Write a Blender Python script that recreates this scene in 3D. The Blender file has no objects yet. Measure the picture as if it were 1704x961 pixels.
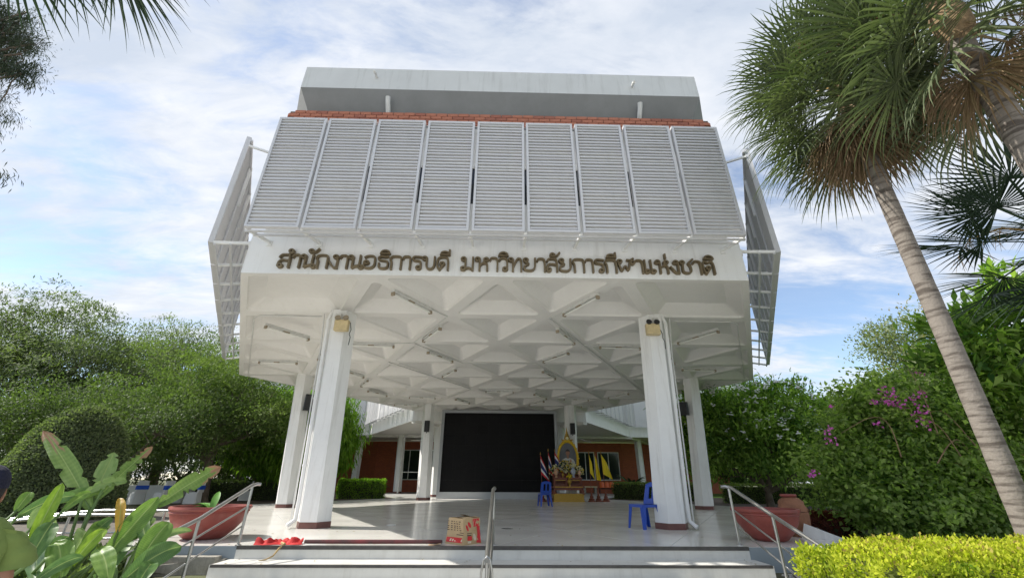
import bpy, math, random
import numpy as np
from math import sin, cos, pi, radians as R
from mathutils import Vector, Matrix, noise
random.seed(7); RNG = np.random.default_rng(11)
SC = bpy.context.scene; COL = SC.collection

# ------------------------------------------------------------------ camera, world, sun
cam = bpy.data.objects.new('camera', bpy.data.cameras.new('camera')); COL.objects.link(cam); SC.camera = cam
cam.data.sensor_width = 36.0; cam.data.lens = 36.0 * 679.03 / 1704.0; cam.data.clip_start = 0.05; cam.data.clip_end = 3000
cam.matrix_world = Matrix.Translation((0.134, 0, 0.93)) @ Matrix.Rotation(-0.0218, 4, 'Z') @ Matrix.Rotation(pi / 2 + 0.4388, 4, 'X') @ Matrix.Rotation(0.0057, 4, 'Z')
SUN_TO = Vector((-0.705, 0.057, 0.70)).normalized()          # direction towards the sun
SUN_EL = math.asin(SUN_TO.z); SUN_ROT = math.atan2(SUN_TO.x, SUN_TO.y)
sl = bpy.data.lights.new('sun', 'SUN'); sl.energy = 3.1; sl.angle = R(0.5); sl.color = (1.0, 0.95, 0.87)
so = bpy.data.objects.new('sun', sl); COL.objects.link(so); so.rotation_euler = SUN_TO.to_track_quat('Z', 'Y').to_euler()
SC.view_settings.view_transform = 'Standard'; SC.view_settings.look = 'None'; SC.view_settings.exposure = 1.12; SC.view_settings.gamma = 1.0
SKO = (3.1, 1.7, 0)
W = bpy.data.worlds.new('World'); SC.world = W; W.use_nodes = True
def build_world():
    nt = W.node_tree; N = nt.nodes; L = nt.links; N.clear()
    out = N.new('ShaderNodeOutputWorld'); sky = N.new('ShaderNodeTexSky'); sky.sky_type = 'NISHITA'; sky.sun_disc = False
    sky.sun_elevation = SUN_EL; sky.sun_rotation = SUN_ROT; sky.air_density = 1.0; sky.dust_density = 0.3; sky.ozone_density = 1.5
    b1 = N.new('ShaderNodeBackground'); b1.inputs[1].default_value = 0.10; L.new(sky.outputs[0], b1.inputs[0])
    b2 = N.new('ShaderNodeBackground'); b2.inputs[1].default_value = 1.0
    tc = N.new('ShaderNodeTexCoord'); sep = N.new('ShaderNodeSeparateXYZ'); L.new(tc.outputs['Generated'], sep.inputs[0])
    def m(op, a, b=None, c=None):
        n = N.new('ShaderNodeMath'); n.operation = op
        for i, v in enumerate((a, b, c)):
            if v is None: continue
            if isinstance(v, (int, float)): n.inputs[i].default_value = v
            else: L.new(v, n.inputs[i])
        return n.outputs[0]
    z = m('ADD', m('MAXIMUM', sep.outputs[2], 0.0), 0.16)
    px = m('DIVIDE', sep.outputs[0], z); py = m('DIVIDE', sep.outputs[1], z)
    cb = N.new('ShaderNodeCombineXYZ'); L.new(px, cb.inputs[0]); L.new(py, cb.inputs[1]); cb.inputs[2].default_value = 3.7
    mp = N.new('ShaderNodeMapping'); mp.inputs['Rotation'].default_value = (0, 0, R(-28)); mp.inputs['Scale'].default_value = (0.55, 1.25, 1); L.new(cb.outputs[0], mp.inputs[0])
    def nz(vec, sc, det, ro, dist=0.0, off=None):
        n = N.new('ShaderNodeTexNoise'); n.inputs['Scale'].default_value = sc; n.inputs['Detail'].default_value = det; n.inputs['Roughness'].default_value = ro; n.inputs['Distortion'].default_value = dist
        if off:
            a = N.new('ShaderNodeVectorMath'); a.operation = 'ADD'; L.new(vec, a.inputs[0]); a.inputs[1].default_value = off; vec = a.outputs[0]
        L.new(vec, n.inputs['Vector']); return n.outputs[0]
    big = nz(mp.outputs[0], 1.15, 3, 0.5, 0.2, SKO); med = nz(mp.outputs[0], 2.4, 8, 0.66, 0.4, (0.3, 5.0, 2)); rip = nz(mp.outputs[0], 8.5, 5, 0.6, 0.5)
    cov = m('ADD', m('ADD', m('MULTIPLY', big, 0.80), m('MULTIPLY', med, 0.60)), m('MULTIPLY', rip, 0.28))
    mr = N.new('ShaderNodeMapRange'); mr.interpolation_type = 'SMOOTHSTEP'; mr.inputs[1].default_value = 0.67; mr.inputs[2].default_value = 0.92; mr.inputs[3].default_value = 0.12; mr.inputs[4].default_value = 0.97; L.new(cov, mr.inputs[0])
    sh = N.new('ShaderNodeMapRange'); sh.inputs[1].default_value = 0.38; sh.inputs[2].default_value = 0.62; L.new(m('ADD', m('MULTIPLY', nz(mp.outputs[0], 2.0, 7, 0.62, 0.6, (7.0, 2.0, 1)), 0.7), m('MULTIPLY', rip, 0.3)), sh.inputs[0])
    mx = N.new('ShaderNodeMix'); mx.data_type = 'RGBA'; L.new(sh.outputs[0], mx.inputs[0])
    mx.inputs[6].default_value = (0.31, 0.345, 0.40, 1); mx.inputs[7].default_value = (0.46, 0.47, 0.49, 1); L.new(mx.outputs[2], b2.inputs[0])
    ms = N.new('ShaderNodeMixShader'); L.new(mr.outputs[0], ms.inputs[0]); L.new(b1.outputs[0], ms.inputs[1]); L.new(b2.outputs[0], ms.inputs[2]); L.new(ms.outputs[0], out.inputs[0])
build_world()

# ------------------------------------------------------------------ helpers
def tag(o, label=None, cat=None, group=None, kind=None):
    if label: o['label'] = label
    if cat: o['category'] = cat
    if group: o['group'] = group
    if kind: o['kind'] = kind
    return o
def empty(name, loc=(0, 0, 0), rz=0, label=None, cat=None, group=None):
    o = bpy.data.objects.new(name, None); o.empty_display_size = .2; COL.objects.link(o); o.location = loc; o.rotation_euler = (0, 0, rz)
    return tag(o, label, cat, group)
def link(name, me, parent=None, mw=None):
    o = bpy.data.objects.new(name, me); COL.objects.link(o)
    if parent: o.parent = parent
    if mw is not None: o.matrix_local = mw
    return o
def copy_tree(o, parent=None):
    c = o.copy(); COL.objects.link(c); c.parent = parent
    for ch in list(o.children): copy_tree(ch, c)
    return c
MATS = {}
def mat(name, col, rough=.6, metal=0.0, var=.12, vscale=3.0, bump=0.0, bscale=40, col2=None, spec=None, dirt=None, coat=0):
    m = bpy.data.materials.new(name); m.use_nodes = True; nt = m.node_tree; N = nt.nodes; L = nt.links; b = N['Principled BSDF']
    tc = N.new('ShaderNodeTexCoord'); nz = N.new('ShaderNodeTexNoise'); nz.inputs['Scale'].default_value = vscale; nz.inputs['Detail'].default_value = 6; nz.inputs['Roughness'].default_value = .65
    L.new(tc.outputs['Object'], nz.inputs['Vector'])
    mr = N.new('ShaderNodeMapRange'); mr.inputs[1].default_value = .3; mr.inputs[2].default_value = .7; L.new(nz.outputs[0], mr.inputs[0])
    mx = N.new('ShaderNodeMix'); mx.data_type = 'RGBA'; L.new(mr.outputs[0], mx.inputs[0])
    c2 = col2 or tuple(min(1, c * (1 + var)) for c in col); c1 = col if col2 else tuple(c * (1 - var) for c in col)
    mx.inputs[6].default_value = (*c1, 1); mx.inputs[7].default_value = (*c2, 1); o = mx.outputs[2]
    if dirt:   # (colour, amount) streaks running down
        mp = N.new('ShaderNodeMapping'); mp.inputs['Scale'].default_value = (5, 5, .35); L.new(tc.outputs['Object'], mp.inputs[0])
        n2 = N.new('ShaderNodeTexNoise'); n2.inputs['Scale'].default_value = 1.6; n2.inputs['Detail'].default_value = 8; n2.inputs['Roughness'].default_value = .7; L.new(mp.outputs[0], n2.inputs['Vector'])
        r2 = N.new('ShaderNodeMapRange'); r2.inputs[1].default_value = .52; r2.inputs[2].default_value = .78; r2.inputs[4].default_value = dirt[1]; L.new(n2.outputs[0], r2.inputs[0])
        m2 = N.new('ShaderNodeMix'); m2.data_type = 'RGBA'; L.new(r2.outputs[0], m2.inputs[0]); L.new(o, m2.inputs[6]); m2.inputs[7].default_value = (*dirt[0], 1); o = m2.outputs[2]
    L.new(o, b.inputs['Base Color']); b.inputs['Roughness'].default_value = rough; b.inputs['Metallic'].default_value = metal
    if spec is not None: b.inputs['Specular IOR Level'].default_value = spec
    if coat: b.inputs['Coat Weight'].default_value = coat
    if bump:
        n3 = N.new('ShaderNodeTexNoise'); n3.inputs['Scale'].default_value = bscale; n3.inputs['Detail'].default_value = 5; L.new(tc.outputs['Object'], n3.inputs['Vector'])
        bp = N.new('ShaderNodeBump'); bp.inputs['Strength'].default_value = bump; bp.inputs['Distance'].default_value = .02; L.new(n3.outputs[0], bp.inputs['Height']); L.new(bp.outputs[0], b.inputs['Normal'])
    MATS[name] = m; return m
def leafmat(name, c1, c2, trans=.35, rough=.5, c3=None):
    m = bpy.data.materials.new(name); m.use_nodes = True; nt = m.node_tree; N = nt.nodes; L = nt.links; b = N['Principled BSDF']
    at = N.new('ShaderNodeAttribute'); at.attribute_name = 'tone'
    cr = N.new('ShaderNodeValToRGB'); L.new(at.outputs['Fac'], cr.inputs[0]); cr.color_ramp.elements[0].color = (*c1, 1); cr.color_ramp.elements[1].color = (*c2, 1)
    if c3: cr.color_ramp.elements[1].position = .9; e = cr.color_ramp.elements.new(1.0); e.color = (*c3, 1)
    L.new(cr.outputs[0], b.inputs['Base Color']); b.inputs['Roughness'].default_value = max(rough, .62); b.inputs['Specular IOR Level'].default_value = .18
    tr = N.new('ShaderNodeBsdfTranslucent'); mu = N.new('ShaderNodeMix'); mu.data_type = 'RGBA'; mu.blend_type = 'MULTIPLY'; mu.inputs[0].default_value = 1; L.new(cr.outputs[0], mu.inputs[6]); mu.inputs[7].default_value = (1.3, 1.6, .6, 1); L.new(mu.outputs[2], tr.inputs[0])
    ms = N.new('ShaderNodeMixShader'); ms.inputs[0].default_value = trans; L.new(b.outputs[0], ms.inputs[1]); L.new(tr.outputs[0], ms.inputs[2]); L.new(ms.outputs[0], N['Material Output'].inputs[0])
    MATS[name] = m; return m
WHITE = mat('white_paint', (.80, .80, .78), .45, var=.03, vscale=1.3, bump=.08, bscale=30, dirt=((.42, .40, .35), .35))
SOFFIT = mat('soffit_paint', (.74, .725, .695), .55, var=.04, vscale=1.0, bump=.06, bscale=25, dirt=((.5, .46, .38), .18))
COLP = mat('column_paint', (.80, .80, .79), .5, var=.04, vscale=1.5, bump=.2, bscale=16, dirt=((.40, .38, .33), .5))
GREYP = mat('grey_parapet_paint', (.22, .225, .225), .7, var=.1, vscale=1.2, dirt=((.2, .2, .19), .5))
PARA = mat('parapet_paint', (.60, .61, .60), .7, var=.06, vscale=.9, dirt=((.33, .33, .31), .45))
ALU = mat('louvre_paint', (.60, .60, .61), .42, metal=.1, var=.04, vscale=2, dirt=((.45, .44, .41), .22)); ALUW = mat('louvre_paint_worn', (.60, .60, .60), .5, var=.05, vscale=3, dirt=((.40, .38, .34), .3))
BRICK = mat('brick_red', (.40, .15, .09), .8, var=.25, vscale=2.2, bump=.3, bscale=60)
BRICK2 = mat('brick_red_dark', (.31, .11, .07), .8, var=.25, vscale=2.2, bump=.3, bscale=60)
MORTAR = mat('mortar', (.16, .11, .09), .9)
WALLR = mat('red_brick_wall', (.46, .12, .055), .8, var=.12, vscale=1.5)
def brickwall():
    m = WALLR; nt = m.node_tree; N = nt.nodes; L = nt.links; b = N['Principled BSDF']
    tc = N.new('ShaderNodeTexCoord'); mp = N.new('ShaderNodeMapping'); mp.inputs['Rotation'].default_value = (pi / 2, 0, 0); L.new(tc.outputs['Object'], mp.inputs[0])
    bt = N.new('ShaderNodeTexBrick'); bt.inputs['Scale'].default_value = 1; bt.inputs['Brick Width'].default_value = .25; bt.inputs['Row Height'].default_value = .09; bt.inputs['Mortar Size'].default_value = .007
    bt.inputs['Color1'].default_value = (.47, .125, .055, 1); bt.inputs['Color2'].default_value = (.38, .10, .05, 1); bt.inputs['Mortar'].default_value = (.22, .09, .06, 1)
    L.new(mp.outputs[0], bt.inputs[0]); L.new(bt.outputs[0], b.inputs['Base Color'])
brickwall()
GLASS = mat('dark_glass', (.02, .025, .03), .08, var=.1)
BLACK = mat('black_plastic', (.02, .02, .022), .45)
DISPLAY = mat('led_display', (.004, .004, .005), .6, var=.3, vscale=.5, spec=.22)
SCRF = mat('screen_frame', (.40, .42, .44), .4, metal=.3, var=.05)
STEEL = mat('stainless_steel', (.45, .45, .44), .32, metal=1, var=.06, vscale=8)
BASE = mat('column_base_tile', (.16, .07, .06), .5, var=.25, vscale=4)
NOSE = mat('step_nosing', (.07, .065, .06), .6, var=.3, vscale=8)
STEP = mat('terrazzo_step', (.62, .61, .57), .5, var=.08, vscale=3, bump=.05, bscale=80, dirt=((.38, .35, .3), .4))
TERRA = mat('terracotta_red', (.27, .060, .045), .55, var=.18, vscale=4, bump=.15, bscale=30, dirt=((.30, .20, .17), .35))
CLAY = mat('clay_brown', (.27, .12, .065), .8, var=.25, vscale=6, bump=.4, bscale=30)
SOIL = mat('soil', (.07, .05, .035), .95, var=.4, vscale=3, bump=.8, bscale=14)
CONC = mat('rough_concrete', (.30, .28, .24), .9, var=.3, vscale=4, bump=.8, bscale=12, dirt=((.08, .075, .06), .8))
PAVE = mat('grey_paving', (.34, .34, .33), .8, var=.12, vscale=3, bump=.2)
SLATEW = mat('blue_grey_paint', (.26, .30, .33), .6, var=.08, vscale=2)
BLUE = mat('blue_plastic', (.015, .07, .42), .35, var=.08, coat=.2)
BARK = mat('bark', (.13, .10, .075), .9, var=.35, vscale=6, bump=.8, bscale=18)
GOLD = mat('gold_paint', (.42, .26, .045), .38, metal=.5, var=.2, vscale=20)
YEL = mat('yellow_cloth', (.80, .62, .02), .7, var=.06)
WOOD = mat('red_lacquer_wood', (.20, .055, .03), .4, var=.2, vscale=6)
SKIN = mat('skin', (.34, .17, .105), .55, var=.06)
SHIRT = mat('green_shirt', (.16, .22, .055), .85, var=.1, vscale=6, bump=.3, bscale=14)
CAPM = mat('navy_cap', (.008, .009, .025), .9, var=.3, vscale=12, bump=.4)
TROUS = mat('dark_trousers', (.03, .03, .035), .85)
BEIGE = mat('beige_box', (.62, .50, .28), .5, var=.15, vscale=9)
WCLOTH = mat('white_cloth', (.72, .72, .72), .85, var=.05)
BCLOTH = mat('blue_cloth', (.02, .10, .60), .7)
ORANGE = mat('orange_plastic', (.75, .15, .03), .4)
RED = mat('red_print', (.62, .03, .035), .5)
TUBEM = mat('white_tube', (.78, .78, .74), .3)
PIPE = mat('grey_pipe', (.62, .62, .60), .5, dirt=((.35, .34, .3), .4))
BRASS = mat('aged_brass', (.20, .155, .09), .42, metal=.5, var=.3, vscale=1.2)

class MB:
    def __init__(s): s.v = []; s.f = []; s.m = []; s.cur = 0
    def add(s, vs, fs, mi=None):
        n = len(s.v); s.v += [tuple(v) for v in vs]; s.f += [tuple(i + n for i in f) for f in fs]; s.m += [s.cur if mi is None else mi] * len(fs); return s
    def box(s, c, d, rot=None, mi=None, taper=1.0, bev=0):
        x, y, z = (a / 2 for a in d)
        if bev:
            b = bev; vs = []; pr = [(x - b, y), (x, y - b), (x, -y + b), (x - b, -y), (-x + b, -y), (-x, -y + b), (-x, y - b), (-x + b, y)]
            for zz, k in ((-z, 1), (z, taper)): vs += [(a * k, e * k, zz) for a, e in pr]
            fs = [tuple(range(8)), tuple(range(15, 7, -1))] + [(i + 8, (i + 1) % 8 + 8, (i + 1) % 8, i) for i in range(8)]
        else:
            vs = [(-x, -y, -z), (x, -y, -z), (x, y, -z), (-x, y, -z)] + [(-x * taper, -y * taper, z), (x * taper, -y * taper, z), (x * taper, y * taper, z), (-x * taper, y * taper, z)]
            fs = [(3, 2, 1, 0), (4, 5, 6, 7), (0, 1, 5, 4), (1, 2, 6, 5), (2, 3, 7, 6), (3, 0, 4, 7)]
        if rot is not None: vs = [rot @ Vector(v) for v in vs]
        return s.add([(v[0] + c[0], v[1] + c[1], v[2] + c[2]) for v in vs], fs, mi)
    def bx(s, x0, x1, y0, y1, z0, z1, mi=None): return s.box(((x0 + x1) / 2, (y0 + y1) / 2, (z0 + z1) / 2), (x1 - x0, y1 - y0, z1 - z0), mi=mi)
    def bar(s, a, b, w, h=None, mi=None):
        a = Vector(a); b = Vector(b); d = b - a; q = d.to_track_quat('Y', 'Z').to_matrix(); return s.box((a + b) / 2, (w, d.length, h or w), q, mi)
    def tube(s, pts, r, n=8, mi=None, cap=True):
        P = [Vector(p) for p in pts]; rs = r if isinstance(r, (list, tuple)) else [r] * len(P); vs = []; fs = []; up = None
        for i, p in enumerate(P):
            t = (P[min(i + 1, len(P) - 1)] - P[max(i - 1, 0)]).normalized()
            if up is None: up = t.orthogonal().normalized()
            up = (up - t * up.dot(t)).normalized(); sd = t.cross(up)
            for k in range(n): a = 2 * pi * k / n; vs.append(p + (up * cos(a) + sd * sin(a)) * rs[i])
        for i in range(len(P) - 1):
            for k in range(n): k2 = (k + 1) % n; fs.append((i * n + k, i * n + k2, (i + 1) * n + k2, (i + 1) * n + k))
        if cap: fs.append(tuple(range(n - 1, -1, -1))); fs.append(tuple((len(P) - 1) * n + k for k in range(n)))
        return s.add(vs, fs, mi)
    def lathe(s, prof, c=(0, 0, 0), n=20, mi=None, sy=1.0):
        vs = []; fs = []
        for r, z in prof:
            for k in range(n): a = 2 * pi * k / n; vs.append((c[0] + r * cos(a), c[1] + r * sin(a) * sy, c[2] + z))
        for i in range(len(prof) - 1):
            for k in range(n): k2 = (k + 1) % n; fs.append((i * n + k, i * n + k2, (i + 1) * n + k2, (i + 1) * n + k))
        if prof[0][0] > 1e-4: fs.append(tuple(range(n - 1, -1, -1)))
        if prof[-1][0] > 1e-4: fs.append(tuple((len(prof) - 1) * n + k for k in range(n)))
        return s.add(vs, fs, mi)
    def prism(s, poly, z0, z1, mi=None):
        n = len(poly); vs = [(x, y, z0) for x, y in poly] + [(x, y, z1) for x, y in poly]
        return s.add(vs, [tuple(range(n - 1, -1, -1)), tuple(range(n, 2 * n))] + [(i, (i + 1) % n, (i + 1) % n + n, i + n) for i in range(n)], mi)
    def grid(s, fn, nu, nv, mi=None):
        vs = [fn(i / nu, j / nv) for j in range(nv + 1) for i in range(nu + 1)]
        fs = [(j * (nu + 1) + i, j * (nu + 1) + i + 1, (j + 1) * (nu + 1) + i + 1, (j + 1) * (nu + 1) + i) for j in range(nv) for i in range(nu)]
        return s.add(vs, fs, mi)
    def mesh(s, name, mats, smooth=False):
        me = bpy.data.meshes.new(name); me.from_pydata(s.v, [], s.f)
        for m in (mats if isinstance(mats, (list, tuple)) else [mats]): me.materials.append(m)
        if any(s.m): me.polygons.foreach_set('material_index', s.m)
        if smooth:
            me.polygons.foreach_set('use_smooth', [True] * len(s.f))
            try: me.set_sharp_from_angle(angle=R(40))
            except Exception: pass
        me.update(); return me
    def build(s, name, mats, parent=None, smooth=False, mw=None): return link(name, s.mesh(name, mats, smooth), parent, mw)
def single(name, mb, mats, label, cat, group=None, smooth=False, kind=None):
    return tag(mb.build(name, mats, None, smooth), label, cat, group, kind)

# ------------------------------------------------------------------ lattice of the hexagonal buildings
A = 2.714; SIDE = 4 * A; HS = 4.87; CY = 17.19; S3 = math.sqrt(3) / 2
def hexv(c, s, k): a = k * pi / 3; return Vector((c[0] + s * cos(a), c[1] + s * sin(a), 0))
def hexpoly(c, s): return [(hexv(c, s, k).x, hexv(c, s, k).y) for k in range(6)]
def edge_frame(c, s, k):      # edge from vertex k to k+1; local x along, local y inward
    a = hexv(c, s, k); b = hexv(c, s, k + 1); t = (b - a).normalized()
    M = Matrix.Rotation(math.atan2(t.y, t.x), 4, 'Z'); M.translation = (a + b) / 2; return M

# ------------------------------------------------------------------ ground, terrace, steps, beds
def ground_z(x, y):
    t = min(1, max(0, (y - 5.4) / 2.0)); t2 = min(1, max(0, (y - 7.5) / 4.5)); t = t * t * (3 - 2 * t); t2 = t2 * t2 * (3 - 2 * t2)
    return -.67 + .33 * t + .22 * t2
def make_ground():
    xs = sorted(set(list(np.linspace(-30, 30, 61)) + [-600, -300, -150, -80, -50, 50, 80, 150, 300, 600]))
    ys = sorted(set(list(np.linspace(-10, 14, 97)) + list(np.linspace(15, 60, 30)) + [-300, -100, -40, -20, 80, 120, 200, 400, 900]))
    vs = [(x, y, ground_z(x, y)) for y in ys for x in xs]; n = len(xs)
    fs = [(j * n + i, j * n + i + 1, (j + 1) * n + i + 1, (j + 1) * n + i) for j in range(len(ys) - 1) for i in range(n - 1)]
    mb = MB(); mb.add(vs, fs); g = mat('ground_earth', (.09, .07, .045), .95, col2=(.10, .13, .045), vscale=.5, bump=.7, bscale=9)
    tag(mb.build('ground', g, None, True), kind='structure')
make_ground()
def floor_material():
    m = mat('polished_terrazzo', (.76, .74, .69), .16, var=.025, vscale=.7, dirt=None, spec=.6); nt = m.node_tree; N = nt.nodes; L = nt.links; b = N['Principled BSDF']
    tc = N.new('ShaderNodeTexCoord')
    v = N.new('ShaderNodeTexVoronoi'); v.inputs['Scale'].default_value = 90; L.new(tc.outputs['Object'], v.inputs['Vector'])
    old = b.inputs['Base Color'].links[0].from_socket; mx = N.new('ShaderNodeMix'); mx.data_type = 'RGBA'; mx.blend_type = 'MULTIPLY'; mx.inputs[0].default_value = .12
    L.new(old, mx.inputs[6]); L.new(v.outputs['Color'], mx.inputs[7]); L.new(mx.outputs[2], b.inputs['Base Color'])
    n = N.new('ShaderNodeTexNoise'); n.inputs['Scale'].default_value = .9; n.inputs['Detail'].default_value = 6; L.new(tc.outputs['Object'], n.inputs['Vector'])
    mr = N.new('ShaderNodeMapRange'); mr.inputs[1].default_value = .3; mr.inputs[2].default_value = .7; mr.inputs[3].default_value = .17; mr.inputs[4].default_value = .24; L.new(n.outputs[0], mr.inputs[0]); L.new(mr.outputs[0], b.inputs['Roughness'])
    return m
FLOOR = floor_material()
TS = 11.2; TC = (0, CY)
def terrace():
    mb = MB(); poly = hexpoly(TC, TS); mb.prism(poly, -.8, -.004, 1)
    tag(mb.build('terrace_floor', [SLATEW, SLATEW]), kind='structure')
    # floor slabs with joints: triangular bays following the column grid
    j = .006; mb = MB(); slabs = []
    T = TS / 4
    base = None
    for r in range(8):
        y0 = CY - S3 * TS + r * S3 * T; n0 = 4 + min(r, 8 - r) if r <= 4 else 12 - r
        n0 = 4 + r if r <= 4 else 12 - r; n1 = 4 + r + 1 if r + 1 <= 4 else 12 - r - 1
        x0 = [(-n0 / 2 + i) * T for i in range(n0 + 1)]; x1 = [(-n1 / 2 + i) * T for i in range(n1 + 1)]; y1 = y0 + S3 * T
        for i in range(n0): xm = (x0[i] + x0[i + 1]) / 2; slabs.append(((x0[i], y0), (x0[i + 1], y0), (xm, y1)))
        for i in range(n1): xm = (x1[i] + x1[i + 1]) / 2; slabs.append(((x1[i], y1), (xm, y0), (x1[i + 1], y1)))
    return slabs
def inset(poly, d):
    n = len(poly); out = []
    P = [Vector((p[0], p[1])) for p in poly]
    for i in range(n):
        a, b, c = P[i - 1], P[i], P[(i + 1) % n]; e1 = (b - a).normalized(); e2 = (c - b).normalized(); n1 = Vector((-e1.y, e1.x)); n2 = Vector((-e2.y, e2.x))
        bis = n1 + n2; bis = bis / bis.dot(n1); out.append(b + bis * d)
    return out
TERR = terrace()
TERRO = bpy.data.objects['terrace_floor']
for sl_ in TERR:
    c = (sum(p[0] for p in sl_) / 3, sum(p[1] for p in sl_) / 3); q = inset([(p[0] - c[0], p[1] - c[1]) for p in sl_], .004)
    up = sl_[2][1] > sl_[0][1]; key = 'slab_up' if up else 'slab_down'
    me = bpy.data.meshes.get(key)
    if me is None:
        mb = MB(); mb.prism([(p.x, p.y) for p in q], -.008, 0); me = mb.mesh(key, FLOOR)
    link('floor_slab', me, TERRO, Matrix.Translation((c[0], c[1], 0)))
def steps():
    y0 = CY - S3 * TS; root = empty('entrance_steps', (0, y0, -.67)); root['kind'] = 'structure'
    xl, xr = -3.92, 4.06
    spec = [(0, -.17, .0, .0), (-.17, -.34, .06, .50), (-.34, -.51, .26, 1.0), (-.51, -.67, .3, 1.5)]
    # top tread edge strip is the terrace itself; each lower tread half a metre deep
    for i, (zt, zb, wx, yy) in enumerate(spec[1:], 1):
        mb = MB(); mb.bx(xl - wx, xr + wx, y0 - yy, y0 - yy + .5 - .002 * i, -.8, zt); o = mb.build('step', STEP, root); o.location = (0, -y0, .67)
        mb = MB(); mb.bx(xl - wx + .02, xr + wx - .02, y0 - yy - .012, y0 - yy + .03, zt - .03, zt + .004); o = mb.build('nosing', NOSE, root); o.location = (0, -y0, .67)
    mb = MB(); mb.bx(xl, xr, y0 - .012, y0 - .002, -.17, -.045); o = mb.build('riser', STEP, root); o.location = (0, -y0, .67)
    mb = MB(); mb.bx(xl, xr, y0 - .02, y0 + .03, -.045, .004); o = mb.build('nosing', NOSE, root); o.location = (0, -y0, .67)
steps()
def beds():
    for sx, nm in ((-1, 'planting_bed'), (1, 'planting_bed')):
        mb = MB(); pts = [(sx * 5.75, 26.75), (sx * 11.3, 17.2), (sx * 14.0, 18.5), (sx * 16, 30), (sx * 11.5, 36), (sx * 10.2, 35.2)]
        if sx < 0: pts = pts[::-1]
        mb.prism(pts, -.4, -.06); tag(mb.build(nm, SOIL), kind='structure')
    mb = MB(); mb.prism(hexpoly((0, 36.6), 10.6), -.5, -.02); tag(mb.build('passage_floor', mat('dull_terrazzo', (.42, .42, .40), .4, var=.08)), kind='structure')
    g = mat('lawn_grass', (.10, .20, .03), .9, col2=(.20, .34, .05), vscale=1.1, bump=.9, bscale=60)
    mb = MB(); mb.grid(lambda u, v: (8.2 + 50 * u, 10.5 + 60 * v, ground_z(0, 10.5 + 60 * v) + .02), 24, 24); tag(mb.build('lawn', g, None, True), kind='structure')
    mb = MB(); mb.grid(lambda u, v: (12 + 60 * u, 52 + 3.4 * v, -.06), 4, 2); tag(mb.build('concrete_path', PAVE), kind='structure')
    mb = MB(); mb.grid(lambda u, v: (-11.9 + 5.0 * u - 1.0 * v, 8.6 + 7 * v, ground_z(0, 8.6 + 7 * v) + .03), 6, 6); tag(mb.build('side_path', mat('worn_path', (.13, .115, .095), .9, var=.4, vscale=2, bump=.5)), kind='structure')
    mb = MB(); mb.bx(5.64, 9.5, 7.3, 8.6, -.5, -.14); mb.bx(5.64, 7.5, 8.6, 9.6, -.5, -.16); tag(mb.build('paved_corner', PAVE), kind='structure')
beds()
mb = MB(); mb.grid(lambda u, v: (-26 + 52 * u, -40 + 45.2 * v, -.655), 6, 6); tag(mb.build('unseen_bounce_paving', mat('pale_bounce_concrete', (.58, .57, .54), .85, var=.12, vscale=.6, bump=.2)), kind='structure')  # unseen pale ground added behind the camera to bounce sunlight onto facade and soffit

# ------------------------------------------------------------------ main pavilion
PAV = empty('hexagonal_pavilion', (0, CY, 0)); tag(PAV, 'raised white hexagonal office block on slanting columns with louvred screens and coffered underside', 'building')
IP = Matrix.Translation((0, -CY, 0))         # children are written in world coordinates
def part(mb, name, mats, smooth=False, parent=None, mw=None):
    return mb.build(name, mats, parent or PAV, smooth, (IP if mw is None else IP @ mw) if (parent is None or parent is PAV) else mw)
def ring(mb, c, s0, s1, z0, z1, mi=None):    # wall ring between hexes (outer face from s0 at z0 to s1 at z1)
    pass
def hex_shell(c, levels):                      # levels: (side, z) outer skin strips
    mb = MB()
    for (s0, z0), (s1, z1) in zip(levels[:-1], levels[1:]):
        for k in range(6):
            a, b = hexv(c, s0, k), hexv(c, s0, k + 1); d, e = hexv(c, s1, k), hexv(c, s1, k + 1)
            mb.add([(a.x, a.y, z0), (b.x, b.y, z0), (e.x, e.y, z1), (d.x, d.y, z1)], [(0, 1, 2, 3)])
    return mb
CC = (0, CY)
mb = hex_shell(CC, [(SIDE, HS), (SIDE, 5.86), (SIDE - .22, 5.90), (SIDE - .22, 6.9)]); part(mb, 'fascia', WHITE)
mb = hex_shell(CC, [(SIDE - .25, 6.88), (SIDE - .25, 8.0)]); part(mb, 'window_band', GLASS)
mb = hex_shell(CC, [(SIDE - .22, 7.98), (SIDE - .22, 9.1), (SIDE - .02, 9.1), (SIDE + .0, 9.3)]); part(mb, 'upper_wall', WHITE)
mb = hex_shell(CC, [(SIDE + .045, 9.02), (SIDE + .045, 9.545), (SIDE - .3, 9.55)]); part(mb, 'brick_backing', MORTAR)
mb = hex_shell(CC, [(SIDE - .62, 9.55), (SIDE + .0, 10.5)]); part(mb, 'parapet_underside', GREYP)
mb = hex_shell(CC, [(SIDE, 10.5), (SIDE, 11.3), (SIDE - .3, 11.3)]); mb.prism([(p[0], p[1]) for p in hexpoly(CC, SIDE - .31)], 11.0, 11.25); part(mb, 'roof_parapet', PARA)
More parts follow.
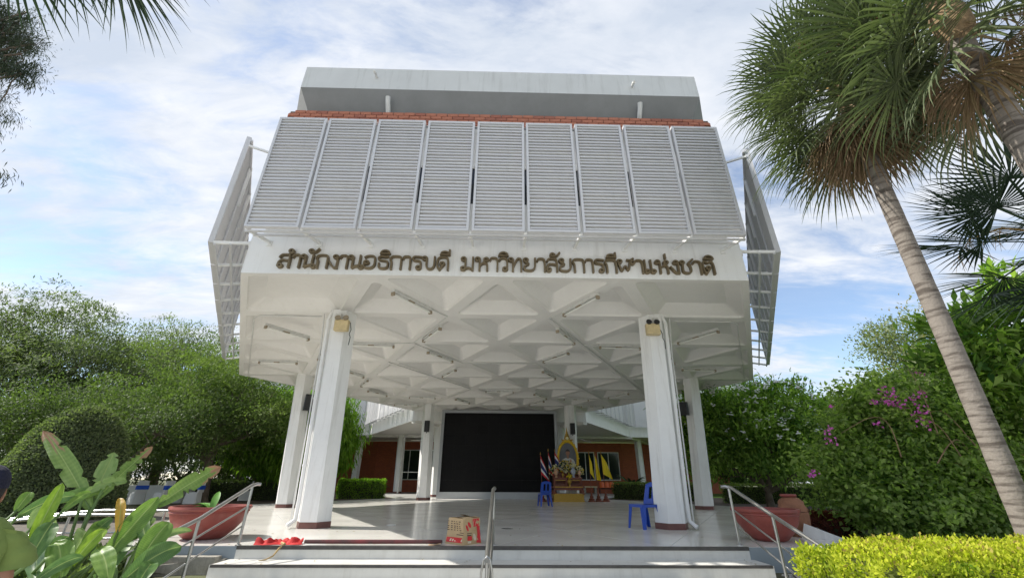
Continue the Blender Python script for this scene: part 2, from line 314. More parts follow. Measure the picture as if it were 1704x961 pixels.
# bricks: four courses along the three visible faces
BL, BH = .28, .105
bm_ = MB(); bm_.box((0, 0, 0), (BL - .014, .05, BH - .016), bev=.004); bme = bm_.mesh('brick', BRICK); bm2 = MB(); bm2.box((0, 0, 0), (BL - .014, .05, BH - .016), bev=.004); bme2 = bm2.mesh('brick_dark', BRICK2)
M4 = edge_frame(CC, SIDE + .045, 4)
for r in range(5):
    z = 9.035 + BH * (r + .5) ; n = 38
    if r == 0: continue
    for i in range(n + 1):
        x = -5.46 + BL * (i + (0.5 if r % 2 else 0)) + .0
        if abs(x) > 5.40: continue
        link('brick', random.choice((bme, bme, bme2)), PAV, IP @ M4 @ Matrix.Translation((x, -.012 + random.uniform(-.004, .004), z)))
for k in (3, 5):
    Mk = edge_frame(CC, SIDE + .045, k); mb = MB()
    for r in range(1, 5):
        for i in range(39):
            x = -5.46 + BL * (i + (0.5 if r % 2 else 0))
            if abs(x) < 5.40: mb.box((x, -.012, 9.035 + BH * (r + .5)), (BL - .014, .05, BH - .016))
    o = part(mb, 'side_bricks', BRICK, mw=Mk); o['kind'] = 'stuff'
# drain spouts on parapet
for x, z, y, l in ((-3.45, 10.95, CY - S3 * SIDE, .22), (3.6, 10.83, CY - S3 * SIDE, .2)):
    mb = MB(); mb.tube([(x, y + .05, z), (x, y - l * .7, z - .01), (x, y - l, z - .06)], .035, 10); part(mb, 'drain_spout', PIPE, True)
for x in (-3.05, 3.75):
    y = CY - S3 * (SIDE - .25); mb = MB(); mb.tube([(x, y + .15, 9.62), (x, y - .02, 9.9), (x, y - .16, 10.1), (x, y - .2, 10.22)], .065, 12); part(mb, 'vent_pipe', PIPE, True)

# coffered underside
def coffer_mesh(poly, name):
    rib, slope, hgt, rad = .14, .34, .27, .10
    O = [Vector((p[0], p[1])) for p in poly]; I = inset(poly, rib); n = len(O); K = 4
    def rounded(Q, r):
        out = []
        for i in range(n):
            a, b, c = Q[i - 1], Q[i], Q[(i + 1) % n]; d1 = (a - b).normalized(); d2 = (c - b).normalized(); ang = d1.angle(d2); t = r / math.tan(ang / 2)
            cen = b + (d1 + d2).normalized() * (r / sin(ang / 2)); s = b + d1 * t - cen; e = b + d2 * t - cen
            a0 = math.atan2(s.y, s.x); a1 = math.atan2(e.y, e.x); da = (a1 - a0 + pi) % (2 * pi) - pi
            for k in range(K): a_ = a0 + da * k / (K - 1); out.append(cen + Vector((cos(a_), sin(a_))) * r)
        return out
    r1 = rounded(I, rad); r2 = rounded(inset(poly, rib + .03), rad * .8); r3 = rounded(inset(poly, rib + slope), rad * .4)
    mb = MB(); vs = [(p.x, p.y, 0) for p in O] + [(p.x, p.y, 0) for p in r1] + [(p.x, p.y, .05) for p in r2] + [(p.x, p.y, hgt) for p in r3]; m = n * K; fs = []
    for i in range(n):
        j = (i + 1) % n
        for k in range(K - 1): fs.append((i, n + i * K + k + 1, n + i * K + k))
        fs.append((i, j, n + j * K, n + i * K + K - 1))
    for q in range(2):
        for k in range(m): k2 = (k + 1) % m; fs.append((n + q * m + k, n + q * m + k2, n + (q + 1) * m + k2, n + (q + 1) * m + k))
    fs.append(tuple(n + 2 * m + k for k in range(m)))
    mb.add(vs, [f[::-1] for f in fs]); return mb.mesh(name, SOFFIT)
h3 = S3 * A
TU = coffer_mesh([(-A / 2, -h3 / 3), (A / 2, -h3 / 3), (0, 2 * h3 / 3)], 'coffer_up'); TD = coffer_mesh([(-A / 2, h3 / 3), (0, -2 * h3 / 3), (A / 2, h3 / 3)], 'coffer_down')
def par(dx0, dx1): return [(-A / 2 + dx0, -h3 / 2), (A / 2 + dx0, -h3 / 2), (A / 2 + dx1, h3 / 2), (-A / 2 + dx1, h3 / 2)]
QL = coffer_mesh(par(A / 4, -A / 4), 'coffer_left'); QR = coffer_mesh(par(-A / 4, A / 4), 'coffer_right')
for r in range(8):
    y0 = CY - 4 * h3 + r * h3; n0 = 4 + r if r <= 4 else 12 - r; n1 = 5 + r if r < 4 else 11 - r
    x0 = [(-n0 / 2 + i) * A for i in range(n0 + 1)]; x1 = [(-n1 / 2 + i) * A for i in range(n1 + 1)]
    merged = r in (0, 1)
    for i in range(n0):
        if merged and i in (0, n0 - 1): continue
        link('ceiling_coffer', TU, PAV, IP @ Matrix.Translation(((x0[i] + x0[i + 1]) / 2, y0 + h3 / 3, HS)))
    for i in range(n1):
        if merged and i in (0, n1 - 1): continue
        link('ceiling_coffer', TD, PAV, IP @ Matrix.Translation(((x1[i] + x1[i + 1]) / 2, y0 + 2 * h3 / 3, HS)))
    if merged:
        xl = (x0[0] + x0[1] + x1[0] + x1[1]) / 4
        link('ceiling_coffer', QL, PAV, IP @ Matrix.Translation((xl, y0 + h3 / 2, HS))); link('ceiling_coffer', QR, PAV, IP @ Matrix.Translation((-xl, y0 + h3 / 2, HS)))

# columns: slightly leaning hexagonal shafts at the six inner lattice corners
def column(cx, cy, tx, ty, top, parent, ip, r0=.36, r1=.33, plinth=True):
    mb = MB(); z0 = .12
    def hexring(x, y, z, r): return [(x + r * cos(k * pi / 3), y + r * sin(k * pi / 3), z) for k in range(6)]
    def L_(z): t = z / top; return cx + (tx - cx) * t, cy + (ty - cy) * t
    vs = []
    for z, r in ((z0, r0), (top * .5, (r0 + r1) / 2), (top + .03, r1)): x, y = L_(z); vs += hexring(x, y, z, r)
    fs = [(q * 6 + k, q * 6 + (k + 1) % 6, q * 6 + 6 + (k + 1) % 6, q * 6 + 6 + k) for q in range(2) for k in range(6)] + [tuple(range(5, -1, -1)), tuple(range(12, 18))]
    mb.add(vs, fs); mb.build('column', COLP, parent, False, ip)
    if plinth: mb = MB(); x, y = L_(0); mb.prism([(p[0], p[1]) for p in hexring(cx, cy, 0, r0 + .006)], 0.001, z0); mb.build('column_plinth', BASE, parent, False, ip)
KB = .958
COLS = []
for k in range(6):
    t = hexv((0, 0), 3 * A, k); cx, cy, tx, ty = t.x * KB, CY + t.y * (KB if k in (1, 2, 0, 3) else .985), t.x, CY + t.y
    COLS.append((cx, cy, tx, ty)); column(cx, cy, tx, ty, HS, PAV, IP)
# rain pipes beside the front columns
for k, s in ((4, -1), (5, 1)):
    cx, cy, tx, ty = COLS[k]; mb = MB(); o = .34
    mb.tube([(tx + s * .2, ty - .1, HS + .22), (tx + s * .24, ty - .16, HS + .02), (tx + s * .305, ty - .18, HS - .20)] + [(cx + (tx - cx) * q + s * (.305 + .012 * (1 - q)), cy + (ty - cy) * q - .185, HS * q) for q in (.85, .5, .1)] + [(cx + s * .33, cy - .20, .16), (cx + s * .43, cy - .32, .05)], .045, 10)
    part(mb, 'rain_pipe', COLP, True)
    mb = MB(); mb.tube([(tx + s * .44, ty - .16, HS - .05)] + [(cx + (tx - cx) * q + s * (o + .09), cy - .16, HS * q) for q in (.8, .4, .02)], .018, 6); part(mb, 'conduit', PIPE)
    for q in (.25, .55, .83):
        mb = MB(); mb.lathe([(.052, -.02), (.052, .02)], (cx + (tx - cx) * q + s * (.305 + .012 * (1 - q)), cy + (ty - cy) * q - .185, HS * q), 10); part(mb, 'pipe_clip', COLP)
    mb = MB(); mb.bx(tx - s * .02 - .07, tx - s * .02 + .07, ty - .40, ty - .32, HS - .36, HS - .12); part(mb, 'junction_box', PIPE)

# louvred screens
OFF = .85; PW, PH, PZ = 1.06, 2.95, 5.43; NS = 33; PITCH = 10.08 / 9
def frame_mesh():
    mb = MB(); w, h, t, d = PW / 2, PH, .05, .07
    mb.bx(-w, -w + t, -d, d * .4, 0, h); mb.bx(w - t, w, -d, d * .4, 0, h); mb.bx(-w + t, w - t, -d, d * .4, 0, t); mb.bx(-w + t, w - t, -d, d * .4, h - t, h)
    return mb.mesh('louvre_frame', ALU)
FM = frame_mesh()
def slat_geo(mb, x0, x1, z, y=0):
    xm, l = (x0 + x1) / 2, x1 - x0
    mb.box((xm, y - .046, z), (l, .010, .046), Matrix.Rotation(R(-14), 3, 'X')); mb.box((xm, y - .010, z - .020), (l, .066, .006), Matrix.Rotation(R(4), 3, 'X'))
sm_ = MB(); slat_geo(sm_, -PW / 2 + .052, PW / 2 - .052, 0); SM = sm_.mesh('slat', ALU); SM2 = sm_.mesh('slat_worn', ALUW)
def screens(M, individual):
    mb = MB(); off = OFF if individual else .66; hx = 5.04 if individual else 5.40; pitch = 2 * hx / 9; kx = pitch / PITCH
    for i in range(9):
        x = (i - 4) * pitch
        f = link('louvre_panel', FM, PAV, IP @ M @ Matrix.Translation((x, -off, PZ + random.uniform(-.006, .006))) @ Matrix.Rotation(random.uniform(-.003, .003), 4, 'Y') @ Matrix.Diagonal((kx, 1, 1, 1)))
        for j in range(NS):
            z = .05 + (PH - .1) * (j + .55) / NS
            if individual:
                sg = link('slat', SM if random.random() < .8 else SM2, f); sg.matrix_local = Matrix.Translation((0, random.uniform(-.004, .004), z + random.uniform(-.004, .004))) @ Matrix.Rotation(random.gauss(0, .0022), 4, 'Y') @ Matrix.Rotation(random.gauss(0, .05), 4, 'X')
            else: slat_geo(mb, x - pitch / 2 + .055, x + pitch / 2 - .055, PZ + z, -off)
    if not individual: o = part(mb, 'side_slats', ALU, mw=M); o['kind'] = 'stuff'
    for i in range(10):
        x = (i - 4.5) * pitch; x = max(-hx + .03, min(hx - .03, x))
        mb = MB(); mb.bar((x, -off + .03, PZ + .01), (x, -.0, PZ + .19), .05, .06); mb.box((x, -.012, PZ + .16), (.11, .02, .13)); part(mb, 'bracket', WHITE, mw=M)
        if individual or i in (0, 9): mb = MB(); mb.bar((x, -off + .03, PZ + PH - .25), (x, .18, PZ + PH - .25), .04, .05); part(mb, 'bracket', WHITE, mw=M)
        if 0 < i < 9: mb = MB(); mb.bar((x, -off + .06, PZ + 1.7), (x, -off + .06, PZ + PH - .05), .05, .05); part(mb, 'mullion', WHITE, mw=M)
    mb = MB(); mb.bx(-hx, hx, -off + .035, -off + .075, PZ - .05, PZ - .01); mb.bx(-hx, hx, -off + .30, -off + .34, PZ + .03, PZ + .06); mb.bx(-hx, hx, -off + .035, -off + .075, PZ + PH - .12, PZ + PH - .07); part(mb, 'screen_rail', ALU, mw=M)
screens(edge_frame(CC, SIDE, 4), True); screens(edge_frame(CC, SIDE, 3), False); screens(edge_frame(CC, SIDE, 5), False)

# conduits along the ribs
def conduit(pts): mb = MB(); mb.tube([(x, y, HS - .02) for x, y in pts], .016, 6); part(mb, 'conduit', PIPE)
conduit([(-5.9, 10.2), (-8.9, 12.0)][:1] + [(-4.7, 10.25), (-6.3, 10.25), (-6.55, 10.4), (-10.3, 16.9)]); conduit([(4.7, 10.25), (6.3, 10.25), (6.55, 10.4), (10.3, 16.9)])
conduit([(-1.75, 9.55), (-1.357, 10.14), (-2.71, 12.49), (-4.6, 12.56)]); conduit([(-2.71, 12.49), (-1.36, 14.84), (1.36, 14.84), (2.6, 12.7)][:3]); conduit([(1.65, 9.74), (1.357, 10.14), (2.71, 12.49), (4.6, 12.5)])
conduit([(1.36, 14.84), (4.07, 19.54), (5.43, 21.9)]); conduit([(2.71, 12.49), (4.07, 14.84), (6.78, 19.54)]); conduit([(-4.07, 14.84), (-2.71, 17.19), (-1.36, 19.54), (-2.71, 21.9)])

# ------------------------------------------------------------------ lettering on the fascia
def chaikin(P, n=3):
    P = [Vector(p) for p in P]
    for _ in range(n):
        Q = [P[0]]
        for a, b in zip(P[:-1], P[1:]): Q += [a * .75 + b * .25, a * .25 + b * .75]
        Q.append(P[-1]); P = [Q[0]] + [q for q in Q[1:-1]] + [Q[-1]]
    return P
def lp(x, y, r=.115, n=14): return [(x + r * cos(2 * pi * k / n), y + r * sin(2 * pi * k / n)) for k in range(n + 1)]
G = {
 'ko': (.70, [[(.10, 0), (.10, .60), (0, .70), (.03, .90), (.14, 1), (.5, 1), (.62, .88), (.62, 0)]], []),
 'aa': (.50, [[(0, .80), (.06, .98), (.18, 1), (.30, 1), (.42, .90), (.42, 0)]], []),
 'no': (.80, [[(.215, .88), (.215, .06)], [(.215, .04), (.35, .16), (.58, .22)], [(.60, 1), (.60, .14)]], [(.10, .88), (.68, .12)]),
 'mo': (.78, [[(.215, .88), (.215, .14)], [(.20, .10), (.40, .20), (.62, .02)], [(.62, 0), (.62, 1)]], [(.10, .88), (.10, .12)]),
 'so': (.74, [[(.03, .14), (.03, .38), (.15, .58), (.35, .58), (.60, .50)], [(.04, .78), (.12, .97), (.24, 1), (.48, 1), (.60, .88), (.60, 0)], [(.46, .98), (.72, 1.14)]], [(.14, .13)]),
 'lo': (.72, [[(.03, .14), (.03, .38), (.15, .58), (.35, .58), (.60, .50)], [(.04, .78), (.12, .97), (.24, 1), (.48, 1), (.60, .88), (.60, 0)]], [(.14, .13)]),
 'ngo': (.58, [[(.46, .88), (.46, .0)], [(.46, .02), (.28, .02), (.02, .50)]], [(.345, .88)]),
 'o': (.74, [[(.05, .50), (.05, .04), (.62, .04), (.62, .86), (.50, 1), (.20, 1), (.05, .86)]], [(.17, .48)]),
 'tho': (.70, [[(.58, .98), (.40, .92), (.22, 1), (.06, .90), (.08, .70), (.30, .64), (.58, .58), (.60, .40), (.60, .03), (.12, .03), (.12, .40)]], []),
 'ro': (.60, [[(.50, .13), (.50, .56), (.40, .66), (.14, .68), (.03, .80), (.08, .98), (.26, 1), (.52, .96)]], [(.385, .13)]),
 'bo': (.76, [[(.215, .88), (.215, .04), (.64, .04), (.64, 1)]], [(.10, .88)]),
 'do': (.76, [[(.18, 0), (.36, .32)], [(.18, 0), (.04, .26), (.04, .76), (.16, 1), (.50, 1), (.64, .84), (.64, 0)]], [(.32, .46)]),
 'to': (.76, [[(.18, 0), (.36, .32)], [(.18, 0), (.04, .26), (.04, .90), (.16, 1), (.34, .84), (.50, 1), (.64, .84), (.64, 0)]], [(.32, .46)]),
 'ho': (.78, [[(.215, .88), (.215, 0)], [(.22, .34), (.36, .56), (.54, .60), (.64, .46), (.64, 0)], [(.46, .58), (.46, .86)]], [(.10, .88), (.57, .86)]),
 'wo': (.56, [[(.46, .13), (.46, .84), (.36, 1), (.12, 1), (.0, .80)]], [(.345, .13)]),
 'thh': (.80, [[(.215, .88), (.215, 0)], [(.22, .26), (.44, .94), (.56, 1), (.68, .86), (.68, 0)]], [(.10, .88)]),
 'yo': (.76, [[(.02, .88), (.06, .72), (.30, .58), (.28, .52), (.04, .40), (.04, .04), (.64, .04), (.64, 1)]], [(.13, .88)]),
 'lho': (.98, [[(.03, .88), (.10, .5), (.22, .02), (.42, .66), (.60, .02), (.72, 1), (.90, 1.12)], [(.72, .98), (.55, 1.0)]], [(.13, .88), (.85, .80)]),
 'cho': (.74, [[(.02, .86), (.16, .66), (.12, .50), (.12, .04), (.58, .04), (.58, .62), (.44, .80), (.58, .96), (.74, 1.14)]], [(.12, .88)]),
 'e': (.34, [[(.05, 1), (.05, .14)]], [(.16, .13)]),
 'sp': (.62, [], []),
 # marks (zero width)
 '^am': (0, [], [(-.16, 1.30)]), '^an': (0, [[(-.30, 1.20), (-.12, 1.22), (.04, 1.50)]], [(-.36, 1.32)]),
 '^i': (0, [[(-.56, 1.20), (-.52, 1.38), (-.32, 1.48), (-.12, 1.38), (-.08, 1.20)], [(-.56, 1.20), (-.08, 1.20)]], []),
 '^ii': (0, [[(-.56, 1.20), (-.52, 1.38), (-.32, 1.46), (-.14, 1.36), (-.08, 1.20)], [(-.56, 1.20), (-.08, 1.20)], [(-.08, 1.20), (-.08, 1.56)]], []),
 '^e': (0, [[(-.20, 1.20), (-.20, 1.52)]], []),
}
TXT = 'so ^am aa no ^an ko ngo aa no o tho ^i ko aa ro bo do ^ii sp mo ho aa wo ^i thh yo aa lo ^an yo ko aa ro ko ^ii lho aa e e ho ^e ngo cho aa to ^i'.split()
def glyph_mesh(key, u, ux, hw):
    w, strokes, loops = G[key]; mb = MB(); D = .075; lay = 0
    for P, closed in [(chaikin([(x, y) for x, y in s], 2), False) for s in strokes] + [([Vector(q) for q in lp(*l)], True) for l in loops]:
        lay += 1; d = D + .0015 * lay; Q = [Vector((p.x * ux, p.y * u)) for p in P]; Q2 = [Q[0]]
        for q in Q[1:]:
            if (q - Q2[-1]).length > .004: Q2.append(q)
        Q = Q2; n = len(Q); vs = []
        if not closed:                              # square the ends out by half a stroke
            Q[0] = Q[0] + (Q[0] - Q[1]).normalized() * hw * .6; Q[-1] = Q[-1] + (Q[-1] - Q[-2]).normalized() * hw * .6
        for i, q in enumerate(Q):
            if closed: t = (Q[(i + 1) % (n - 1)] - Q[(i - 1) % (n - 1)]).normalized()
            else: t = (Q[min(i + 1, n - 1)] - Q[max(i - 1, 0)]).normalized()
            nn = Vector((-t.y, t.x)); b = hw * .78
            for off, y in ((hw, 0), (hw, -d + .012), (b, -d), (-b, -d), (-hw, -d + .012), (-hw, 0)): p = q + nn * off; vs.append((p.x, y, p.y))
        fs = [(i * 6 + k, i * 6 + (k + 1) % 6, (i + 1) * 6 + (k + 1) % 6, (i + 1) * 6 + k) for i in range(n - 1) for k in range(6)]
        if not closed: fs += [tuple(range(5, -1, -1)), tuple((n - 1) * 6 + k for k in range(6))]
        mb.add(vs, fs)
    return mb.mesh('letter_' + key.strip('^'), BRASS)
SIGN = empty('fascia_lettering', (0, CY - S3 * SIDE, 4.99), 0, 'row of raised brass Thai letters across the white fascia', 'sign')
def lettering():
    tot = sum(G[k][0] for k in TXT); ux = 9.42 / (tot); u = .305; x = -4.68; cache = {}
    for k in TXT:
        if k == 'sp': x += G[k][0] * ux; continue
        if k not in cache: cache[k] = glyph_mesh(k, u, ux, .0215)
        link('letter', cache[k], SIGN, Matrix.Translation((x, -.004, 0))); x += G[k][0] * ux
lettering()

# ------------------------------------------------------------------ neighbouring hexagonal wings behind
def wing(c, faces, label, name='hexagonal_wing', z0=4.28, z1=5.15, cols=(2, 3, 4, 5)):
    root = empty(name, (c[0], c[1], 0), 0, label, 'building'); ip = Matrix.Translation((-c[0], -c[1], 0))
    hex_shell(c, [(SIDE, z0), (SIDE, z1), (SIDE - .4, z1 + .03), (SIDE - .4, 9.2), (SIDE, 9.2), (SIDE, 9.8)]).build('fascia', WHITE, root, False, ip)
    mb = MB(); mb.prism(hexpoly(c, SIDE - .01), z0 + .02, z0 + .12); mb.prism(hexpoly(c, SIDE - .5), 9.5, 9.6); mb.build('ceiling_slab', SOFFIT, root, False, ip)
    mb = MB()
    for k in range(3):
        a, b = hexv(c, SIDE * .99, k), hexv(c, SIDE * .99, k + 3); mb.bar((a.x, a.y, z0 - .06), (b.x, b.y, z0 - .06), .3, .16 - .004 * k)
    mb.build('ceiling_beam', SOFFIT, root, False, ip)
    for k in faces:
        M = edge_frame(c, SIDE, k); mb = MB()
        for i in range(9):
            x = (i - 4) * PITCH; mb.bx(x - .54, x - .49, -.62, -.55, 5.0, 8.2); mb.bx(x + .49, x + .54, -.62, -.55, 5.0, 8.2)
            for j in range(34): mb.box((x, -.6, 5.05 + .094 * j), (.98, .01, .05), Matrix.Rotation(R(-14), 3, 'X'))
            mb.bar((x, -.58, 5.02), (x, 0, 5.12), .05)
        mb.build('louvre_screen', ALU, root, False, ip @ M)
    for k in cols:
        t = hexv(c, 3 * A, k); column(c[0] + (t.x - c[0]) * .985, c[1] + (t.y - c[1]) * .985, t.x, t.y, z0, root, ip, .33, .31, True)
    return root, ip
WB, WBI = wing((0, 36.0), (3, 5), 'white hexagonal wing with louvre screens directly behind the black display screen')
WL, WLI = wing((-16.29, 45.4), (4, 5), 'white louvred wing far back on the left behind the hanging-leaf tree', cols=(3, 4, 5, 0)); WR, WRI = wing((16.29, 45.4), (4, 3), 'white louvred wing far back on the right behind the flowering tree', cols=(3, 4, 5))
def window(root, ip, M, x0, x1, z0, z1, y=0, n=2):
    mb = MB(); t = .07
    mb.bx(x0, x1, y - .05, y + .04, z0, z0 + t); mb.bx(x0, x1, y - .05, y + .04, z1 - t, z1)
    for i in range(n + 1): xx = x0 + (x1 - x0 - t) * i / n; mb.bx(xx, xx + t, y - .05 + (.004 if 0 < i < n else 0), y + .04, z0 + t, z1 - t)
    f = mb.build('window', WHITE, root, False, ip @ M); mb = MB(); mb.bx(x0 + .02, x1 - .02, y - .01, y + .005, z0 + .03, z1 - .03); mb.build('pane', GLASS, f)
def seg_wall(root, ip, a, b, wins):
    a = Vector((*a, 0)); b = Vector((*b, 0)); t = (b - a).normalized(); M = Matrix.Rotation(math.atan2(t.y, t.x), 4, 'Z'); M.translation = a; l = (b - a).length
    mb = MB(); mb.bx(0, l, 0, .2, -.1, 4.2); mb.build('wall', WALLR, root, False, ip @ M)
    for w in wins: window(root, ip, M, *w)
seg_wall(WL, WLI, (-24, 44.6), (-11.4, 41.0), []); seg_wall(WL, WLI, (-11.39, 41.0), (-4.6, 41.0), [(1.9, 4.2, .95, 3.5), (4.9, 6.5, .95, 3.5)])
seg_wall(WR, WRI, (6.2, 41.0), (11.39, 41.0), [(.9, 2.6, 1.0, 3.4), (2.9, 4.9, 1.0, 3.4)]); seg_wall(WR, WRI, (11.4, 41.0), (24, 44.6), [])
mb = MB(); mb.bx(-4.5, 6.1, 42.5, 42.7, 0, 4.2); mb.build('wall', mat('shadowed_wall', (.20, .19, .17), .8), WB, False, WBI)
for x in (-7.75,): mb = MB(); mb.tube([(x, 35.0, 0), (x, 35.0, 4.0), (x + .3, 35.1, 4.27)], .07, 10); mb.tube([(x, 35, 1.5), (x + 2.6, 35, 1.5)], .03, 6); mb.build('downpipe', PIPE, WB, True, WBI)
mb = MB(); mb.tube([(5.15, 31, 0), (5.15, 31, 4.25)], .05, 8); mb.build('downpipe', PIPE, WB, True, WBI)
mb = MB(); mb.tube([(-6.6, 33, 3.9), (-4.6, 33.3, 4.05), (-3.6, 31, 4.05)], .05, 6); mb.build('ceiling_pipe', PIPE, WB, True, WBI)
for pp in ([(-6.9, 34, 3.75), (-4.4, 34.3, 3.75)], [(4.4, 33, 3.85), (6.1, 33.5, 3.95), (7.0, 33.2, 3.6)], [(4.2, 31, 4.0), (6.6, 34, 4.0)]): mb = MB(); mb.tube(pp, .045, 6); mb.build('ceiling_pipe', PIPE, WB, True, WBI)

# ------------------------------------------------------------------ fluorescent fittings under the soffit
LIGHTS = [(-2.05, 9.07, 59, 'nearest the fascia on the left, slanting'), (1.99, 9.11, -62, 'nearest the fascia on the right, slanting'),
 (-6.12, 11.43, 57, 'outside the front left column, slanting'), (-8.05, 14.8, 4, 'at the far left end of the soffit above the second left column'), (-1.96, 11.42, -60, 'short-looking one just left of centre behind the front ribs'),
 (-2.02, 13.8, 59, 'left of centre in the third bay, slanting right'), (-4.0, 12.57, 5, 'right behind the front left column, parallel to the fascia'), (1.99, 11.5, 60, 'just right of centre behind the front ribs'),
 (1.95, 13.7, -57, 'right of centre in the third bay, slanting left'), (2.0, 16.3, 62, 'right of centre in the fourth bay'), (3.86, 12.47, 4, 'right behind the front right column, parallel to the fascia'),
 (5.85, 11.35, -58, 'outside the front right column, slanting'), (5.95, 13.7, 60, 'behind the front right column on its outer side'), (-2.0, 16.2, -61, 'left of centre in the fourth bay'), (-6.0, 20.5, 64, 'near the rear left edge of the soffit, slanting'),
 (-4.0, 21.6, 8, 'above the rear left column with the loudspeaker'), (0.0, 19.8, 3, 'in the middle of the soffit, parallel to the fascia'), (-2.0, 22.5, 62, 'above the left half of the display screen'), (2.05, 20.9, 58, 'above the right half of the display screen'),
 (4.0, 21.7, 8, 'above the rear right column with the loudspeaker'), (5.9, 20.5, -58, 'near the rear right edge of the soffit, slanting'), (-6.05, 13.7, -60, 'half hidden behind the front left column'), (-5.9, 16.4, 66, 'between the front and second left columns'),
 (-5.95, 18.2, -62, 'deep on the left beside the hanging-leaf tree'), (-5.3, 23.9, 10, 'farthest back on the left edge of the soffit'), (2.0, 22.8, -58, 'farthest back near the top right of the display screen'), (7.6, 15.2, 4, 'at the far right end of the soffit above the second right column'), (5.3, 23.9, 8, 'farthest back on the right edge of the soffit')]
mb = MB(); mb.bx(-.66, .66, -.05, .05, -.07, 0); LB = mb.mesh('batten_body', PIPE); mb = MB(); mb.tube([(-.63, 0, -.115), (.63, 0, -.115)], .02, 8); LT = mb.mesh('batten_tube', TUBEM, True)
mb = MB(); mb.bx(-.025, .025, -.045, .045, -.15, -.071); LH = mb.mesh('batten_holder', mat('aged_bracket', (.30, .25, .18), .6)); mb = MB(); mb.bx(-.14, .04, -.04, .04, -.10, -.071); LK = mb.mesh('batten_ballast', MATS['aged_bracket'])
for x, y, a, lab in LIGHTS:
    e = empty('ceiling_light', (x, y, HS - .002), R(a), 'tube light ' + lab, 'light', 'fluorescent tube lights on the coffered underside')
    link('body', LB, e); link('tube', LT, e); link('holder', LH, e, Matrix.Translation((-.65, 0, 0))); link('holder', LH, e, Matrix.Translation((.65, 0, 0))); link('ballast', LK, e)
# emergency lights on the front columns
for s, k, lab in ((-1, 4, 'front left column'), (1, 5, 'front right column')):
    cx, cy, tx, ty = COLS[k]; x = tx + (-.14 if s > 0 else .16); y = ty - .40; z = 4.42
    e = empty('emergency_light', (x, y, z), 0, 'yellowed emergency light box with two lamp heads at the top of the %s' % lab, 'emergency light', 'emergency light boxes on the columns')
    mb = MB(); mb.box((0, 0, 0), (.34, .16, .27), bev=.02); mb.build('box', BEIGE, e)
    for q in (-.10, .10): mb = MB(); mb.lathe([(.03, .0), (.045, .02), (.07, .07), (.072, .10)], (0, 0, 0), 14); o = mb.build('lamp_head', BLACK if s > 0 else MATS['aged_bracket'], e, True); o.matrix_local = Matrix.Translation((q, -.01, .15)) @ Matrix.Rotation(R(70), 4, 'X'); mb = MB(); mb.lathe([(0, .098), (.066, .099)], (0, 0, 0), 14); o2 = mb.build('lamp_lens', TUBEM, o)
    mb = MB(); mb.tube([(.18, .05, .1), (.24, .02, -.1), (.22, .0, -.22), (.26, .0, -.3), (.25, .0, -.5)], .010, 5); mb.build('cable', BLACK, e)

# speakers on brackets
def speaker(x, y, z, rz, lab, w=.26, h=.42, big=False):
    e = empty('loudspeaker', (x, y, z), rz, lab, 'loudspeaker', 'black loudspeakers on the columns')
    mb = MB(); mb.box((0, -.24, 0), (w, .24, h), bev=.04); mb.build('cabinet', BLACK, e)
    mb = MB(); mb.box((0, -.365, 0), (w * .8, .012, h * .86), bev=.03); mb.build('grille', mat('speaker_grille', (.035, .035, .038), .7, bump=.6, bscale=200) if 'speaker_grille' not in MATS else MATS['speaker_grille'], e)
    mb = MB(); mb.bar((0, -.13, -.05), (0, .0, -.05), .05); mb.box((0, .0, -.05), (.10, .02, .22)); mb.bar((0, -.2, -.05 - h * .5), (0, 0, -.12), .04); mb.build('wall_bracket', BLACK, e)
c = COLS[3]; speaker(c[2] * .985 + .36, c[3] - .02, 3.72, R(25), 'black loudspeaker on the second left column, turned towards the hall', .46, .62)
c = COLS[0]; speaker(c[2] * .985 - .36, c[3] - .02, 3.62, R(-30), 'black loudspeaker on the second right column beside the flowering tree', .34, .5)
c = COLS[2]; speaker(c[2] + .08, c[3] - .34, 3.62, 0, 'slim black loudspeaker on the rear left column left of the display screen', .26, .58)
c = COLS[1]; speaker(c[2] - .02, c[3] - .34, 3.55, 0, 'slim black loudspeaker on the rear right column above the portrait', .26, .58)

# ------------------------------------------------------------------ LED display
e = empty('display_screen', (-.02, 26.1, 0), 0, 'huge blank black display screen in a grey frame at the back of the hall', 'display screen')
mb = MB(); w, h = 3.5, 4.84
mb.bx(-w, -w + .16, -.2, .25, .0, h); mb.bx(w - .16, w, -.2, .25, 0, h); mb.bx(-w + .16, w - .16, -.2, .25, h - .16, h); mb.bx(-w + .16, w - .16, -.2, .25, 0, .34); mb.bx(-w + .16, w - .16, .1, .25, .34, h - .16); mb.build('frame', SCRF, e)
mb = MB()
for i in range(10):
    for j in range(7): W_, H_ = (2 * w - .32) / 10, (h - .50) / 7; mb.bx(-w + .16 + i * W_ + .0006, -w + .16 + (i + 1) * W_ - .0006, -.12, .099, .34 + j * H_ + .0006, .34 + (j + 1) * H_ - .0006)
mb.build('display', DISPLAY, e)

